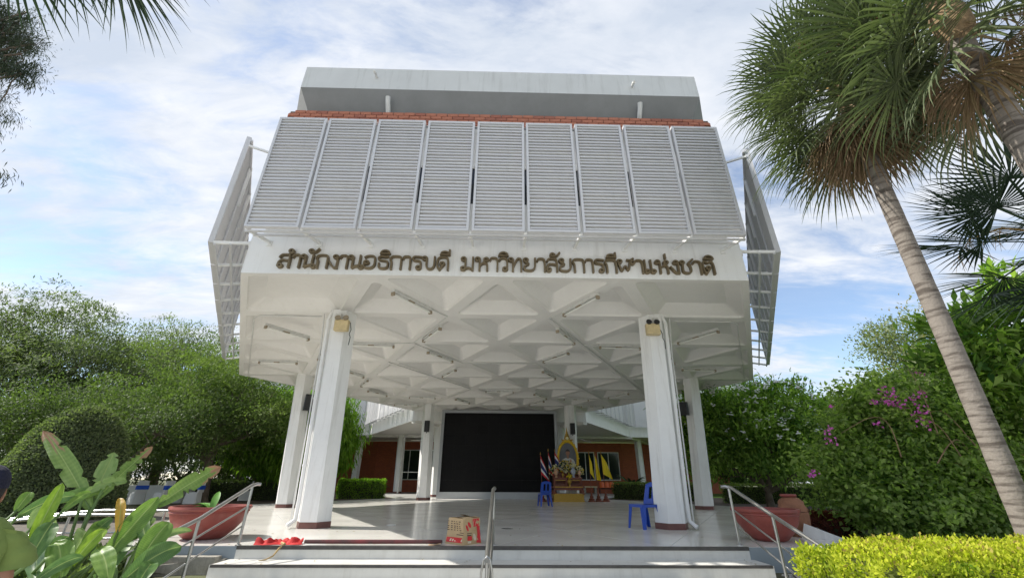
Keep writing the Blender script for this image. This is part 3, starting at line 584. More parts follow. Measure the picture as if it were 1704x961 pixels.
# ------------------------------------------------------------------ shrine: table, portrait, vases, flags
e = empty('altar_table', (3.52, 23.0, 0), 0, 'red lacquered altar table on a gold plinth right of the display screen', 'table')
mb = MB(); mb.bx(-.75, .75, -.35, .75, 0, .30); mb.bx(-.78, .78, -.38, .75, .30, .36); mb.bx(-.78, .78, -.38, .75, 0, .05); mb.build('plinth', GOLD, e)
mb = MB(); mb.bx(-.80, .80, -.42, .40, .62, .70); mb.bx(-.74, .74, -.36, .36, .52, .61); mb.build('table_top', WOOD, e)
for x in (-.72, .72):
    for y in (-.35, .3): mb = MB(); mb.box((x, y, .44), (.08, .08, .16)); mb.bar((x, y, .37), (x * 1.03, y - .03, .40), .11); mb.build('leg', WOOD, e)
mb = MB()
for x in (-.38, .38): mb.bx(x - .34, x + .34, -.30, .25, 1.04, 1.10); [mb.bx(x + q - .03, x + q + .03, -.26, -.2, .70, 1.04) for q in (-.3, .3)]; mb.bx(x - .27, x + .27, -.24, -.2, .94, 1.04); mb.bx(x - .3, x + .3, -.1, .2, .70, .8)
mb.build('upper_shelf', WOOD, e); mb = MB(); mb.bx(-.68, .68, .3, .62, .70, 1.25); mb.build('backing_step', WOOD, e)
mb = MB(); [mb.bx(x - .25, x + .25, -.25, -.243, .955, .985) for x in (-.38, .38)]; mb.bx(-.7, .7, -.425, -.421, .64, .68); mb.build('gold_trim', GOLD, e)
FLOW = mat('white_flower', (.72, .72, .60), .7, col2=(.80, .70, .25), vscale=12); LEAFD = mat('dark_leaf', (.03, .08, .02), .6, var=.4, vscale=9)
def vase(x, y, z, h, m, lab, fl=True):
    e = empty('vase', (3.52 + x, 23.0 + y, z), 0, lab, 'vase', 'vases of flowers on the altar table'); r = h * .3
    mb = MB(); mb.lathe([(r * .6, 0), (r * .5, h * .08), (r * .35, h * .18), (r, h * .5), (r * .95, h * .7), (r * .45, h * .88), (r * .6, h)], n=14); mb.build('body', m, e, True)
    if fl:
        mb = MB(); mc = MB()
        for i in range(34):
            a = random.uniform(0, 2 * pi); rr = random.uniform(0, .16); zz = h + .02 + random.uniform(0, .2) * (1 - rr * 2); p = Vector((rr * cos(a), rr * sin(a), zz))
            (mb if i % 4 else mc).lathe([(0, -.03), (.03, -.01), (.034, .01), (.0, .028)], p, 6)
        mb.build('blossom', FLOW if m is not GOLD else YEL, e, True); mc.build('foliage', LEAFD, e)
CHINA = mat('white_porcelain', (.6, .62, .66), .25, col2=(.25, .3, .45), vscale=14); COPPER = mat('copper_vase', (.5, .22, .08), .35, metal=.3, col2=(.7, .5, .4), vscale=14)
vase(-.58, -.18, 1.10, .40, COPPER, 'orange painted vase of yellow flowers at the left end of the altar table'); vase(-.24, -.2, 1.10, .22, GOLD, 'small gold vase left of the middle of the altar table', False); vase(.06, -.34, .70, .36, GOLD, 'tall gold vase standing low in front between the two shelves', True)
vase(.30, -.2, 1.10, .46, CHINA, 'blue and white porcelain vase right of the middle of the altar table'); vase(.62, -.15, 1.10, .34, COPPER, 'orange vase of pale flowers at the right end of the altar table')
vase(-.05, -.1, 1.10, .20, WOOD, 'small dark red vase in the middle of the altar table', True)
def flowerbank():
    mb = MB(); mc = MB(); my = MB()
    for i in range(420):
        t = random.uniform(-1, 1); x = t * .88; z = 1.45 + random.uniform(-.18, .34) * (1 - .3 * abs(t)) + .12 * cos(t * 3); y = .18 + random.uniform(-.12, .2)
        q = random.random(); (mb if q < .40 else (my if q < .62 else mc)).lathe([(0, -.04), (.035, -.01), (.04, .01), (0, .035)], (x, y, z), 6)
    e = empty('flower_arrangement', (3.52, 23.0, 0), 0, 'wide bank of white and yellow flowers below the portrait', 'flowers')
    mb.build('white_blossom', FLOW, e, True); my.build('yellow_blossom', YEL, e, True); mc.build('foliage', LEAFD, e); mb = MB(); mb.bx(-.8, .8, .31, .5, 1.25, 1.34); mb.build('tray', WOOD, e)
flowerbank()
def portrait():
    e = empty('framed_portrait', (3.70, 23.6, 0), 0, 'oval portrait of a person in a white uniform in a tall ornate gold frame', 'portrait')
    cz, rx, rz = 2.47, .56, .96; mb = MB(); n = 40
    vs = []
    for k in range(n):
        a = 2 * pi * k / n; w = 1 + .035 * (k % 2)
        for s, y in ((1.0, .03), (1.0, -.03), (1.08, -.09), (1.22 * w, -.07), (1.26 * w, .02)): vs.append((rx * s * cos(a), y, cz + rz * (1 + (s - 1) * .75) * sin(a)))
    mb.add(vs, [(k * 5 + j, k * 5 + (j + 1) % 5, ((k + 1) % n) * 5 + (j + 1) % 5, ((k + 1) % n) * 5 + j) for k in range(n) for j in range(5)])
    for k in range(22):
        a = 2 * pi * k / 22; mb.lathe([(0, -.05), (.06, 0), (0, .06)], (rx * 1.24 * cos(a), -.08, cz + rz * 1.17 * sin(a)), 6)
    mb.build('gold_frame', mat('gold_frame_paint', (.75, .50, .03), .4, metal=.25, var=.2, vscale=18), e, True)
    mb = MB(); mb.lathe([(.10, 0), (.17, .04), (.20, .14), (.14, .24), (.17, .27), (.10, .34), (.12, .37), (.06, .46), (.075, .49), (.03, .60), (.035, .63), (.008, .80), (0, .84)], (0, -.02, cz + rz * 1.16), 12, sy=.4)
    for s in (-1, 1): mb.tube([(s * .1, -.02, cz + rz * 1.18), (s * .25, -.04, cz + rz * 1.16), (s * .36, -.02, cz + rz * 1.2), (s * .33, -.02, cz + rz * 1.28)], [.05, .05, .035, .012], 6)
    mb.build('crown_finial', GOLD, e, True); mb = MB(); mb.lathe([(0, 0), (.10, .001), (.10, .02), (0, .03)], (0, 0, 0), 14); o = mb.build('medallion', FLOW, e); o.matrix_local = Matrix.Translation((0, -.10, cz + rz * 1.16 + .12)) @ Matrix.Rotation(pi / 2, 4, 'X')
    def disc(nm, pts, m, y): mb = MB(); mb.add([(x, y, z) for x, z in pts], [tuple(range(len(pts)))]); return mb.build(nm, m, e)
    disc('picture_ground', [(rx * 1.03 * cos(2 * pi * k / n), cz + rz * 1.02 * sin(2 * pi * k / n)) for k in range(n)], mat('portrait_grey', (.13, .14, .16), .5, var=.25, vscale=1.5), .0)
    disc('picture_uniform', [(-.50, cz - .66), (-.44, cz - .2), (-.34, cz - .05), (-.14, cz + .04), (.0, cz + .0), (.14, cz + .04), (.36, cz - .06), (.46, cz - .22), (.50, cz - .64), (.26, cz - .88), (-.26, cz - .88)], mat('portrait_white', (.62, .62, .62), .5), -.004)
    disc('picture_sash', [(-.24, cz - .90), (-.22, cz - .5), (-.16, cz - .05), (.02, cz - .25), (.20, cz + .0), (.28, cz - .3), (.20, cz - .6), (.22, cz - .9)], mat('portrait_orange', (.55, .18, .08), .5, col2=(.6, .4, .3), vscale=10), -.008)
    disc('picture_neck', [(-.07, cz), (.07, cz), (.07, cz + .22), (-.07, cz + .22)], MATS['skin'], -.010)
    disc('picture_face', [(.13 * cos(2 * pi * k / 20), cz + .34 + .18 * sin(2 * pi * k / 20)) for k in range(20)], MATS['skin'], -.014)
    disc('picture_hair', [(.15 * cos(a), cz + .37 + .20 * sin(a)) for a in [pi * k / 12 for k in range(13)]] + [(-.10, cz + .43), (.10, cz + .43)], BLACK, -.018)
    disc('picture_epaulette', [(-.45, cz - .16), (-.30, cz - .06), (-.26, cz - .12), (-.42, cz - .22)], GOLD, -.016)
    mb = MB(); mb.bar((-.3, .05, 1.25), (-.3, .08, 2.3), .05); mb.bar((.3, .05, 1.25), (.3, .08, 2.3), .05); mb.bx(-.5, .5, -.02, .1, 1.255, 1.62); mb.build('easel', WOOD, e); e.scale = (.82, .82, .82); return e
_p = portrait()
FR = mat('flag_red', (.55, .02, .03), .8); FW = mat('flag_white', (.75, .75, .75), .8); FB = mat('flag_blue', (.02, .03, .16), .8)
def flag(x, y, mats, lab, hgt, lean=0, w=.62, h=.95, group=None, seed=0, ph=0):
    e = empty('flag', (x, y, 0), 0, lab, 'flag', group)
    mb = MB(); mb.lathe([(.20, 0), (.20, .05), (.14, .07), (.15, .13), (.09, .16), (.10, .24), (.05, .30), (.06, .36), (.03, .42)], n=12); mb.build('flag_base', WOOD, e, True)
    mb = MB(); mb.tube([(0, 0, .3), (lean, 0, hgt)], .014, 8); mb.build('flag_pole', WOOD, e, True)
    mb = MB(); mb.lathe([(.0, -.03), (.03, 0), (.018, .04), (0, .12)], (lean, 0, hgt), 8); mb.build('finial', GOLD, e, True)
    mb = MB(); nu, nv = 10, 12
    def fn(u, v):      # v down the pole, u away from it, cloth drooping
        sag = u * (.62 + .15 * sin(ph + 2)); zz = hgt - .06 - v * h * (1 - .35 * u) - sag * .9; q = (hgt - zz) / hgt
        return (lean * (1 - q) + w * u * (.55 + .25 * v) , .09 * sin(u * 7 + ph + v) * u - .02, zz)
    if len(mats) > 1:
        for s, (a, b) in enumerate(((0, 1 / 6), (1 / 6, 2 / 6), (2 / 6, 4 / 6), (4 / 6, 5 / 6), (5 / 6, 1))): mb.grid(lambda u, v, a=a, b=b: fn(u, a + (b - a) * v), nu, 3, [0, 1, 2, 1, 0][s])
    else: mb.grid(fn, nu, nv, 0)
    mb.build('flag_cloth', mats, e, True)
THAI = [FR, FW, FB]
flag(2.22, 22.95, THAI, 'striped red white and blue flag farthest left, nearest the display screen', 2.20, -.05, .5, .9, 'striped flags left of the portrait', ph=0); flag(2.62, 23.15, THAI, 'striped red white and blue flag in the middle of the three left of the portrait', 2.37, -.02, .30, .9, 'striped flags left of the portrait', ph=1); flag(2.95, 23.2, THAI, 'striped red white and blue flag closest to the portrait frame', 2.37, .0, .48, .85, 'striped flags left of the portrait', ph=2)
flag(4.70, 22.9, [YEL], 'small yellow flag just right of the portrait', 2.27, .0, .30, .9, 'yellow flags right of the portrait', ph=.5); flag(5.07, 23.0, [YEL], 'narrow yellow flag in the middle of the three yellow ones', 2.25, -.06, .26, 1.2, 'yellow flags right of the portrait', ph=2); flag(5.42, 22.9, [YEL], 'wide yellow flag farthest right of the three yellow ones', 2.27, -.08, .58, .95, 'yellow flags right of the portrait', ph=1)

# ------------------------------------------------------------------ plastic chairs
def chair(x, y, rz, lab):
    e = empty('plastic_chair', (x, y, 0), rz, lab, 'chair', 'blue plastic stacking chairs')
    mb = MB(); w, d, zs = .20, .21, .44
    mb.grid(lambda u, v: ((u - .5) * 2 * w, (v - .5) * 2 * d, zs - .015 * sin(pi * u) * sin(pi * v) - (.02 if v < .02 else 0)), 8, 8); mb.grid(lambda u, v: ((.5 - u) * 2 * w, (v - .5) * 2 * d, zs - .035), 2, 2)
    P = [(-w, -d), (w, -d), (w, d), (-w, d)]
    for i in range(4): a, b = P[i], P[(i + 1) % 4]; mb.bar((a[0], a[1], zs - .03), (b[0], b[1], zs - .03), .022, .05)
    mb.build('seat', BLUE, e, True)
    for sx in (-1, 1):
        for sy, k in ((-1, 1), (1, 1.0)):
            mb = MB(); x0, y0 = sx * w, sy * d; x1, y1 = sx * (w + .035), sy * (d + .04) + (.06 if sy > 0 else -.01); s = .034
            vs = []
            for (px, py, pz, ww) in ((x0, y0, zs - .01, .085), (x0 + (x1 - x0) * .5, y0 + (y1 - y0) * .5, .22, .07), (x1, y1, 0, .05)): vs += [(px - sx * ww, py, pz), (px, py, pz), (px, py - sy * ww, pz), (px - sx * .008, py - sy * ww, pz), (px - sx * .008, py - sy * .008, pz), (px - sx * ww, py - sy * .008, pz)]
            mb.add(vs, [(q * 6 + k, q * 6 + (k + 1) % 6, q * 6 + 6 + (k + 1) % 6, q * 6 + 6 + k) for q in range(2) for k in range(6)]); mb.build('leg', BLUE, e)
    mb = MB()
    def bk(u, v, o=0): t = (u - .5) * 2; zz = zs + v * (.40 - .05 * abs(t) ** 3); return (t * (w - .0 - .02 * v), d + .10 * v + .01 - .05 * (1 - t * t) * 0 + .045 * (1 - t * t) + o, zz)
    for a, b in ((0, .22), (.42, .58), (.78, 1)): mb.grid(lambda u, v: bk(a + (b - a) * u, v), 4, 6); mb.grid(lambda u, v: bk(b - (b - a) * u, v, -.018), 4, 6)
    mb.grid(lambda u, v: bk(u, .80 + .2 * v, -.002), 12, 3); mb.grid(lambda u, v: bk(1 - u, .80 + .2 * v, -.020), 12, 3); mb.grid(lambda u, v: bk(u, .24 * v, -.003), 12, 2); mb.grid(lambda u, v: bk(1 - u, .24 * v, -.02), 12, 2)
    mb.tube([bk(0, 0, -.01), bk(0, .5, -.01), bk(0, 1, -.01), bk(.1, 1.0, -.01), bk(.3, 1, -.01), bk(.5, 1, -.01), bk(.7, 1, -.01), bk(.9, 1, -.01), bk(1, 1, -.01), bk(1, .5, -.01), bk(1, 0, -.01)], .015, 6)
    mb.build('backrest', BLUE, e, True); e.scale = (1.08, 1.08, 1.08)
chair(3.34, 10.28, R(-64), 'blue plastic chair standing sideways beside the front right column'); chair(1.93, 18.75, R(-172), 'blue plastic chair standing alone in front of the altar table')
# orange seat row at the rear
e = empty('orange_seat_row', (9.35, 38.2, 0), 0, 'row of four joined orange seats against the rear red wall', 'seats')
for i in range(4):
    mb = MB(); mb.grid(lambda u, v: ((i - 1.5) * .42 + (u - .5) * .39, .05 + .12 * v - .05 * (1 - (2 * u - 1) ** 2), .46 + .42 * v - .03 * abs(2 * u - 1) ** 3), 6, 5); mb.grid(lambda u, v: ((i - 1.5) * .42 + (u - .5) * .39, -.42 + .47 * v, .44 - .03 * sin(pi * v)), 6, 5); mb.build('seat', ORANGE, e, True)
mb = MB(); mb.bx(-1.1, 1.1, -.2, -.14, .34, .40); [mb.bar((x, -.4, 0), (x, -.17, .37), .04) for x in (-.9, .9)]; [mb.bar((x, .1, 0), (x, -.17, .37), .04) for x in (-.9, .9)]; mb.build('beam_frame', BLACK, e)
e = empty('stone_bench', (7.6, 38.0, 0), 0, 'low beige stone bench left of the orange seats', 'bench'); mb = MB(); mb.box((0, 0, .5), (1.3, .5, .1), bev=.03); mb.build('seat', BEIGE, e)
for x in (-.45, .45): mb = MB(); mb.box((x, 0, .22), (.2, .4, .45), bev=.03); mb.build('leg', CONC, e)

# ------------------------------------------------------------------ cardboard box, cloth, rolled banner, scraps
def cardboard():
    m = mat('cardboard', (.50, .36, .20), .85, var=.06, vscale=5, bump=.1)
    e = empty('cardboard_box', (-.47, 7.84, 0), R(-42), 'open dented cardboard carton with red print standing on the terrace edge', 'box'); w, d, h = .20, .20, .37
    def P(x, y, z): k = 1 - .08 * z / h; return (x * k + .012 * sin(z * 20 + y * 9), y * k + .012 * sin(x * 12 + z * 9), z)
    mb = MB(); T = .006
    for (ax, ay, bx_, by) in ((-w, -d, w, -d), (w, -d, w, d), (w, d, -w, d), (-w, d, -w, -d)):
        n = Vector((by - ay, -(bx_ - ax))).normalized()
        mb.grid(lambda u, v: P(ax + (bx_ - ax) * u, ay + (by - ay) * u, h * v), 6, 6); mb.grid(lambda u, v: P(bx_ + (ax - bx_) * u - n.x * T, by + (ay - by) * u - n.y * T, h * v), 6, 6)
    mb.add([P(-w, -d, .004), P(w, -d, .004), P(w, d, .004), P(-w, d, .004)], [(0, 1, 2, 3)]); mb.build('carton_sides', m, e)
    mb = MB(); mb.grid(lambda u, v: P(-w + 2 * w * u, -d + .16 * v, h - .02 * v - .02 * sin(3 * u) * v), 5, 3); mb.grid(lambda u, v: P(-w + 2 * w * u, d - .17 * v, h + .03 * v + .01 * sin(5 * u) * v), 5, 3); mb.grid(lambda u, v: P(w - .2 * v, -d + 2 * d * u, h + .06 * v * (1 - v)), 4, 3); mb.build('flap', m, e)
    DK = mat('print_black', (.06, .04, .03), .8); PW_ = mat('print_pale', (.7, .6, .45), .8)
    # front face (long side, local -y): small black panels, bottom red band
    def patch(nm, mtl, pts, face, off): 
        f = (lambda a, b: Vector(P(a, -d, b)) + Vector((0, -off, 0))) if face == 0 else (lambda a, b: Vector(P(w, a, b)) + Vector((off, 0, 0)))
        mb = MB(); [mb.add([f(*p) for p in q], [tuple(range(len(q)))]) for q in pts]; return mb.build(nm, mtl, e)
    def rc(a0, a1, b0, b1, n=4): return [(a0 + (a1 - a0) * i / n, b0) for i in range(n + 1)] + [(a1 - (a1 - a0) * i / n, b1) for i in range(n + 1)]
    patch('red_band', RED, [rc(-w + .02, w - .02, .03, .10)], 0, .004)
    patch('band_lettering', PW_, [[(-.1 + .05 * i, .045), (-.07 + .05 * i, .045), (-.065 + .05 * i, .085), (-.09 + .05 * i, .08)] for i in range(6)], 0, .006)
    patch('black_print', DK, [rc(-.2 + .075 * i, -.2 + .075 * i + random.uniform(.02, .05), z, z + .012, 1) for i in range(5) for z in (.315, .285, .25, .225, .195)] + [rc(.02, .20, .135, .145, 1), rc(.10, .21, .165, .174, 1)], 0, .004)
    # right face (short side): red leaf shapes, red corner, label
    el = lambda cx, cz, rx, rz, t: [(cx + rx * cos(2 * pi * k / 14) * cos(t) - rz * sin(2 * pi * k / 14) * sin(t), cz + rx * cos(2 * pi * k / 14) * sin(t) + rz * sin(2 * pi * k / 14) * cos(t)) for k in range(14)]
    patch('red_shapes', RED, [el(-.10, .235, .025, .05, .5), el(-.045, .275, .025, .055, .8), [(.01, h - .03), (.06, .24), (.11, .25), (.165, .25), (.165, h - .01), (.02, h - .01)], [(.185, .01), (.185, .25), (.12, .25), (.14, .14), (.08, .02)], rc(-.11, -.01, .06, .12, 2)], 1, .004)
    patch('label_print', PW_, [[(.03, .25), (.036, .25), (.045, h - .02), (.04, h - .02)], [(.08, .25), (.086, .25), (.10, h - .02), (.095, h - .02)], el(.05, .10, .035, .05, 0), rc(-.10, -.03, .02, .05, 2)], 1, .006)
    patch('small_print', DK, [rc(-.12, -.02, .125, .137, 2), rc(-.12, .0, .155, .162, 2)], 1, .004)
cardboard()
mb = MB(); mb.tube([(-2.95 + 2.15 * t, 7.60 + .03 * t, .045) for t in (0, .3, .6, 1)], [.028, .03, .03, .028], 8); e = empty('rolled_banner', (-1.9, 7.6, 0), 0, 'long thin rolled red and black banner lying along the terrace edge', 'banner'); o = mb.build('roll', mat('banner_cloth', (.03, .025, .025), .7, col2=(.17, .02, .025), vscale=3.5), e, True); o.matrix_local = Matrix.Translation((1.9, -7.6, 0))
mb = MB(); mb.lathe([(0, 0), (.018, 0), (.03, .004)], (0, 0, 0), 10); o = mb.build('roll_end', BLACK, e); o.matrix_local = Matrix.Translation((1.105, .03, .045)) @ Matrix.Rotation(pi / 2, 4, 'Y')
def crumple(u, v, sx, sy, hz, s): return (sx * (u - .5), sy * (v - .5) + .03 * sin(u * 9 + s), .008 + hz * (abs(noise.noise(Vector((u * 4.2 + s, v * 3.5, s)))) * 2.0 + .5 * abs(noise.noise(Vector((u * 12, v * 7, s))))) * (1 - abs(2 * v - 1) ** 2) + .01 * v)
mb = MB(); mb.grid(lambda u, v: crumple(u, v, .72 - .1 * v, .24, .085, 3.3), 40, 16); e = empty('red_cloth', (-3.36, 7.68, 0), R(6), 'crumpled red cloth lying on the top step at left', 'cloth'); mb.build('cloth', mat('red_cloth_fabric', (.50, .02, .02), .8, var=.2), e, True)
mb = MB(); mb.tube([(.05, -.1, .03), (.12, -.17, .02), (.08, -.24, -.02), (.02, -.27, -.12), (-.06, -.32, -.16), (-.14, -.36, -.165)], [.02, .022, .014, .012, .01, .004], 6); mb.build('frayed_cord', mat('tan_cord', (.42, .30, .14), .9), e, True)
mb = MB(); mb.grid(lambda u, v: ((u - .5) * .20, (v - .5) * .12, .006 + .05 * max(0, u - .55) + .01 * sin(v * 5)), 6, 4); single('paper_scrap', mb, mat('brown_paper', (.42, .28, .16), .9), 'curled scrap of brown card between the banner and the carton', 'scrap').location = (-.90, 7.62, 0)
mb = MB(); mb.lathe([(.10, 0), (.11, .008), (.09, .012), (0, .010)], (0, 0, 0), 14, sy=.8); single('food_tray', mb, WCLOTH, 'small flat white tray lying on the floor right of the front left column', 'tray').location = (-2.35, 10.75, 0)
mb = MB(); mb.grid(lambda u, v: ((u - .5) * .4, (v - .5) * .12, .004 + .008 * sin(u * 6)), 6, 2); single('dark_scrap', mb, mat('grey_rag', (.12, .12, .12), .9), 'thin dark strip lying in the middle of the shaded floor', 'scrap').location = (.36, 10.1, 0)

# ------------------------------------------------------------------ handrails
def rail(name, lab, tubes, posts, group='stainless steel stair rails'):
    e = empty(name, (posts[0][0][0], posts[0][0][1], posts[0][0][2]), 0, lab, 'handrail', group); ip = Matrix.Translation((-posts[0][0][0], -posts[0][0][1], -posts[0][0][2]))
    for nm, pts, r in tubes: mb = MB(); mb.tube(pts, r, 10); mb.build(nm, STEEL, e, True, ip)
    for a, b in posts: mb = MB(); mb.tube([a, b], .021, 10); mb.lathe([(.045, 0), (.045, .012), (.024, .02)], a, 12); mb.build('post', STEEL, e, True, ip)
def slope(x0, y0, z0, x1, y1, z1, n=2): return [(x0 + (x1 - x0) * i / n, y0 + (y1 - y0) * i / n, z0 + (z1 - z0) * i / n) for i in range(n + 1)]
rail('centre_handrail', 'stainless handrail running down the middle of the entrance steps',
     [('handrail', [(0.02, 8.12, .80), (0.02, 7.95, .81), (-.00, 7.8, .79), (-.02, 5.72, .08)], .030), ('mid_rail', slope(.02, 7.72, .36, -.0, 5.9, -.30), .014), ('mid_rail', slope(.02, 7.72, .16, -.0, 5.9, -.50), .014),
      ('end_loop', [(-.085, 5.78, -.66), (-.085, 5.76, -.05), (-.06, 5.74, .08), (-.02, 5.73, .12), (.02, 5.74, .08), (.045, 5.76, -.05), (.045, 5.78, -.66)], .014)], [((.02, 7.70, 0), (.02, 7.70, .75)), ((-.02, 5.80, -.67), (-.02, 5.80, .08))])
rail('right_handrail', 'stainless handrail at the right end of the entrance steps beside the terracotta bowl',
     [('handrail', [(3.92, 7.72, .855), (4.0, 7.72, .86), (4.05, 7.66, .85), (4.05, 6.62, .50), (4.10, 5.6, .14), (4.12, 5.4, .10)], .026), ('mid_rail', slope(4.05, 7.68, .50, 4.08, 5.75, -.18), .013), ('mid_rail', slope(4.05, 7.68, .26, 4.08, 5.75, -.42), .013)], [((4.04, 7.70, 0), (4.04, 7.70, .84)), ((4.05, 6.62, -.34), (4.05, 6.62, .48)), ((4.09, 5.72, -.67), (4.09, 5.72, .17))])
rail('left_handrail', 'stainless handrail at the left end of the entrance steps in front of the terracotta bowl',
     [('handrail', [(-3.86, 7.62, .855), (-3.90, 7.58, .86), (-3.93, 7.5, .84), (-4.05, 6.6, .43), (-4.2, 5.82, .15), (-4.23, 5.72, .13), (-4.28, 5.5, .12)], .026), ('mid_rail', slope(-3.94, 7.5, .52, -4.2, 5.75, -.16), .013), ('mid_rail', slope(-3.94, 7.5, .26, -4.2, 5.75, -.44), .013)], [((-3.93, 7.52, 0), (-3.93, 7.52, .83)), ((-4.05, 6.6, -.5), (-4.05, 6.6, .42)), ((-4.21, 5.78, -.67), (-4.21, 5.78, .13))])
rail('ramp_handrail', 'double stainless handrail along the ramp behind the broad-leaved plants',
     [('handrail', [(-5.74, 8.5, .41), (-7.0, 8.5, .41), (-7.6, 8.45, .36), (-10.2, 8.2, .10)], .026), ('handrail', [(-5.9, 8.1, .37), (-7.1, 8.05, .37), (-7.7, 8.0, .31), (-10.2, 7.8, .04)], .026), ('mid_rail', [(-5.9, 8.5, .08), (-7.6, 8.45, .06), (-10.2, 8.2, -.15)], .014), ('mid_rail', [(-5.95, 8.1, .04), (-7.7, 8.0, .0), (-10.2, 7.8, -.22)], .014)],
     [((-5.9, 8.5, -.3), (-5.9, 8.5, .40)), ((-7.5, 8.45, -.34), (-7.5, 8.45, .36)), ((-6.0, 8.1, -.3), (-6.0, 8.1, .36)), ((-7.6, 8.0, -.34), (-7.6, 8.0, .31)), ((-9.2, 8.3, -.36), (-9.2, 8.3, .19))], None)
# rough retaining wall beside the steps and the ramp slab
def retaining():
    e = empty('retaining_wall', (-4.4, 7.2, -.4), 0, 'rough broken concrete kerb wall left of the entrance steps', 'wall')
    mb = MB(); 
    def f(u, v): n = noise.noise(Vector((u * 9, v * 6, 1))) * .05; x = -4.02 - 2.6 * u; y = 7.42 - .62 * u; return (x + n, y + n, -.66 + .50 * v - .18 * u * v + n)
    mb.grid(f, 20, 8); mb.grid(lambda u, v: (f(u, 1)[0], f(u, 1)[1] + .30 * v, f(u, 1)[2] + .02 * noise.noise(Vector((u * 8, v * 3, 4)))), 20, 4); mb.build('rubble_face', CONC, e, True, Matrix.Translation((4.4, -7.2, .4)))
    mb = MB(); mb.bx(-7.2, -4.1, 7.3, 7.46, -.6, -.12); mb.build('kerb', CONC, e, False, Matrix.Translation((4.4, -7.2, .4)))
retaining()

# ------------------------------------------------------------------ pots
def bowl(x, y, lab, r=.66, h=.62):
    e = empty('terracotta_bowl', (x, y, 0), random.uniform(0, 3), lab, 'planter', 'big terracotta bowls flanking the steps')
    mb = MB(); mb.lathe([(r * .42, 0), (r * .5, .02), (r * .70, h * .26), (r * .86, h * .52), (r * .93, h * .74), (r * .935, h * .80), (r * .965, h * .82), (r * .95, h * .86), (r * 1.0, h * .93), (r * .99, h), (r * .92, h), (r * .90, h * .90), (r * .86, h * .8)], n=40); mb.build('bowl', TERRA, e, True)
    mb = MB(); mb.lathe([(r * .87, h * .82), (r * .5, h * .84), (0, h * .85)], n=24); mb.build('soil', SOIL, e); return e
bowl(-5.02, 8.38, 'big terracotta bowl with a few leaves, left of the entrance steps', .63, .50); bowl(4.93, 8.32, 'big empty terracotta bowl right of the entrance steps', .56, .50)
e = empty('clay_jar', (5.86, 8.95, -.02), 0, 'brown clay jar with a ribbed lumpy top behind the right terracotta bowl', 'jar')
mb = MB(); mb.lathe([(.19, 0), (.22, .05), (.25, .3), (.26, .42), (.235, .44)], n=22); mb.build('body', CLAY, e, True); mb = MB(); mb.grid(lambda u, v: ((.25 + .035 * noise.noise(Vector((u * 12, v * 5, 0)))) * cos(2 * pi * u) * cos(v * 1.3), (.25 + .035 * noise.noise(Vector((u * 12, v * 5, 0)))) * sin(2 * pi * u) * cos(v * 1.3), .44 + .27 * sin(v * 1.4)), 26, 10); mb.build('carved_top', CLAY, e, True); mb = MB(); mb.lathe([(.13, 0), (.15, .02), (.14, .05), (.10, .05)], (-.02, 0, .69), 16); mb.build('rim', TERRA, e, True)
mb = MB(); mb.bar((5.75, 8.7, .0), (6.35, 8.15, -.3), .05, .5); single('white_ramp_kerb', mb, WHITE, 'short sloping white kerb right of the clay jar', 'kerb')

# ------------------------------------------------------------------ covered banquet chairs under the left trees
def covered(x, y, rz, lab):
    e = empty('covered_chair', (x, y, -.08), rz, lab, 'chair', 'cloth covered chairs under the left trees')
    mb = MB(); mb.box((0, -.02, .24), (.52, .56, .48), taper=.86, bev=.05); mb.box((0, .22, .70), (.44, .09, .46), taper=.9, bev=.03); mb.build('cover', WCLOTH, e)
    mb = MB(); mb.box((0, .22, .66), (.46, .13, .16), bev=.03); mb.build('sash', BCLOTH, e)
    for s in (-1, 1): mb = MB(); mb.lathe([(0, -.1), (.06, 0), (.03, .1), (0, .12)], (s * .09, -.0 + .13, .68), 6, sy=.6); mb.build('bow', BCLOTH, e, True)
for i, (x, y, lab) in enumerate([(-17.3, 21, 'white covered chair with blue bow farthest left under the trees'), (-15.9, 20.6, 'white covered chair with blue bow left of the leaning dark trunk'), (-14.6, 20.3, 'white covered chair with blue bow just right of the leaning dark trunk'), (-13.6, 20.8, 'white covered chair with blue bow behind the long drooping leaf'), (-13.1, 24.0, 'white covered chair with blue bow set farther back in the shade')]): covered(x, y, R(-150 + 22 * i), lab)
e = empty('white_table', (-16.6, 22.4, -.1), 0, 'long table under a white cloth beneath the left trees', 'table'); mb = MB(); mb.box((0, 0, .37), (3.4, .9, .74), taper=.97, bev=.05); mb.build('tablecloth', WCLOTH, e)

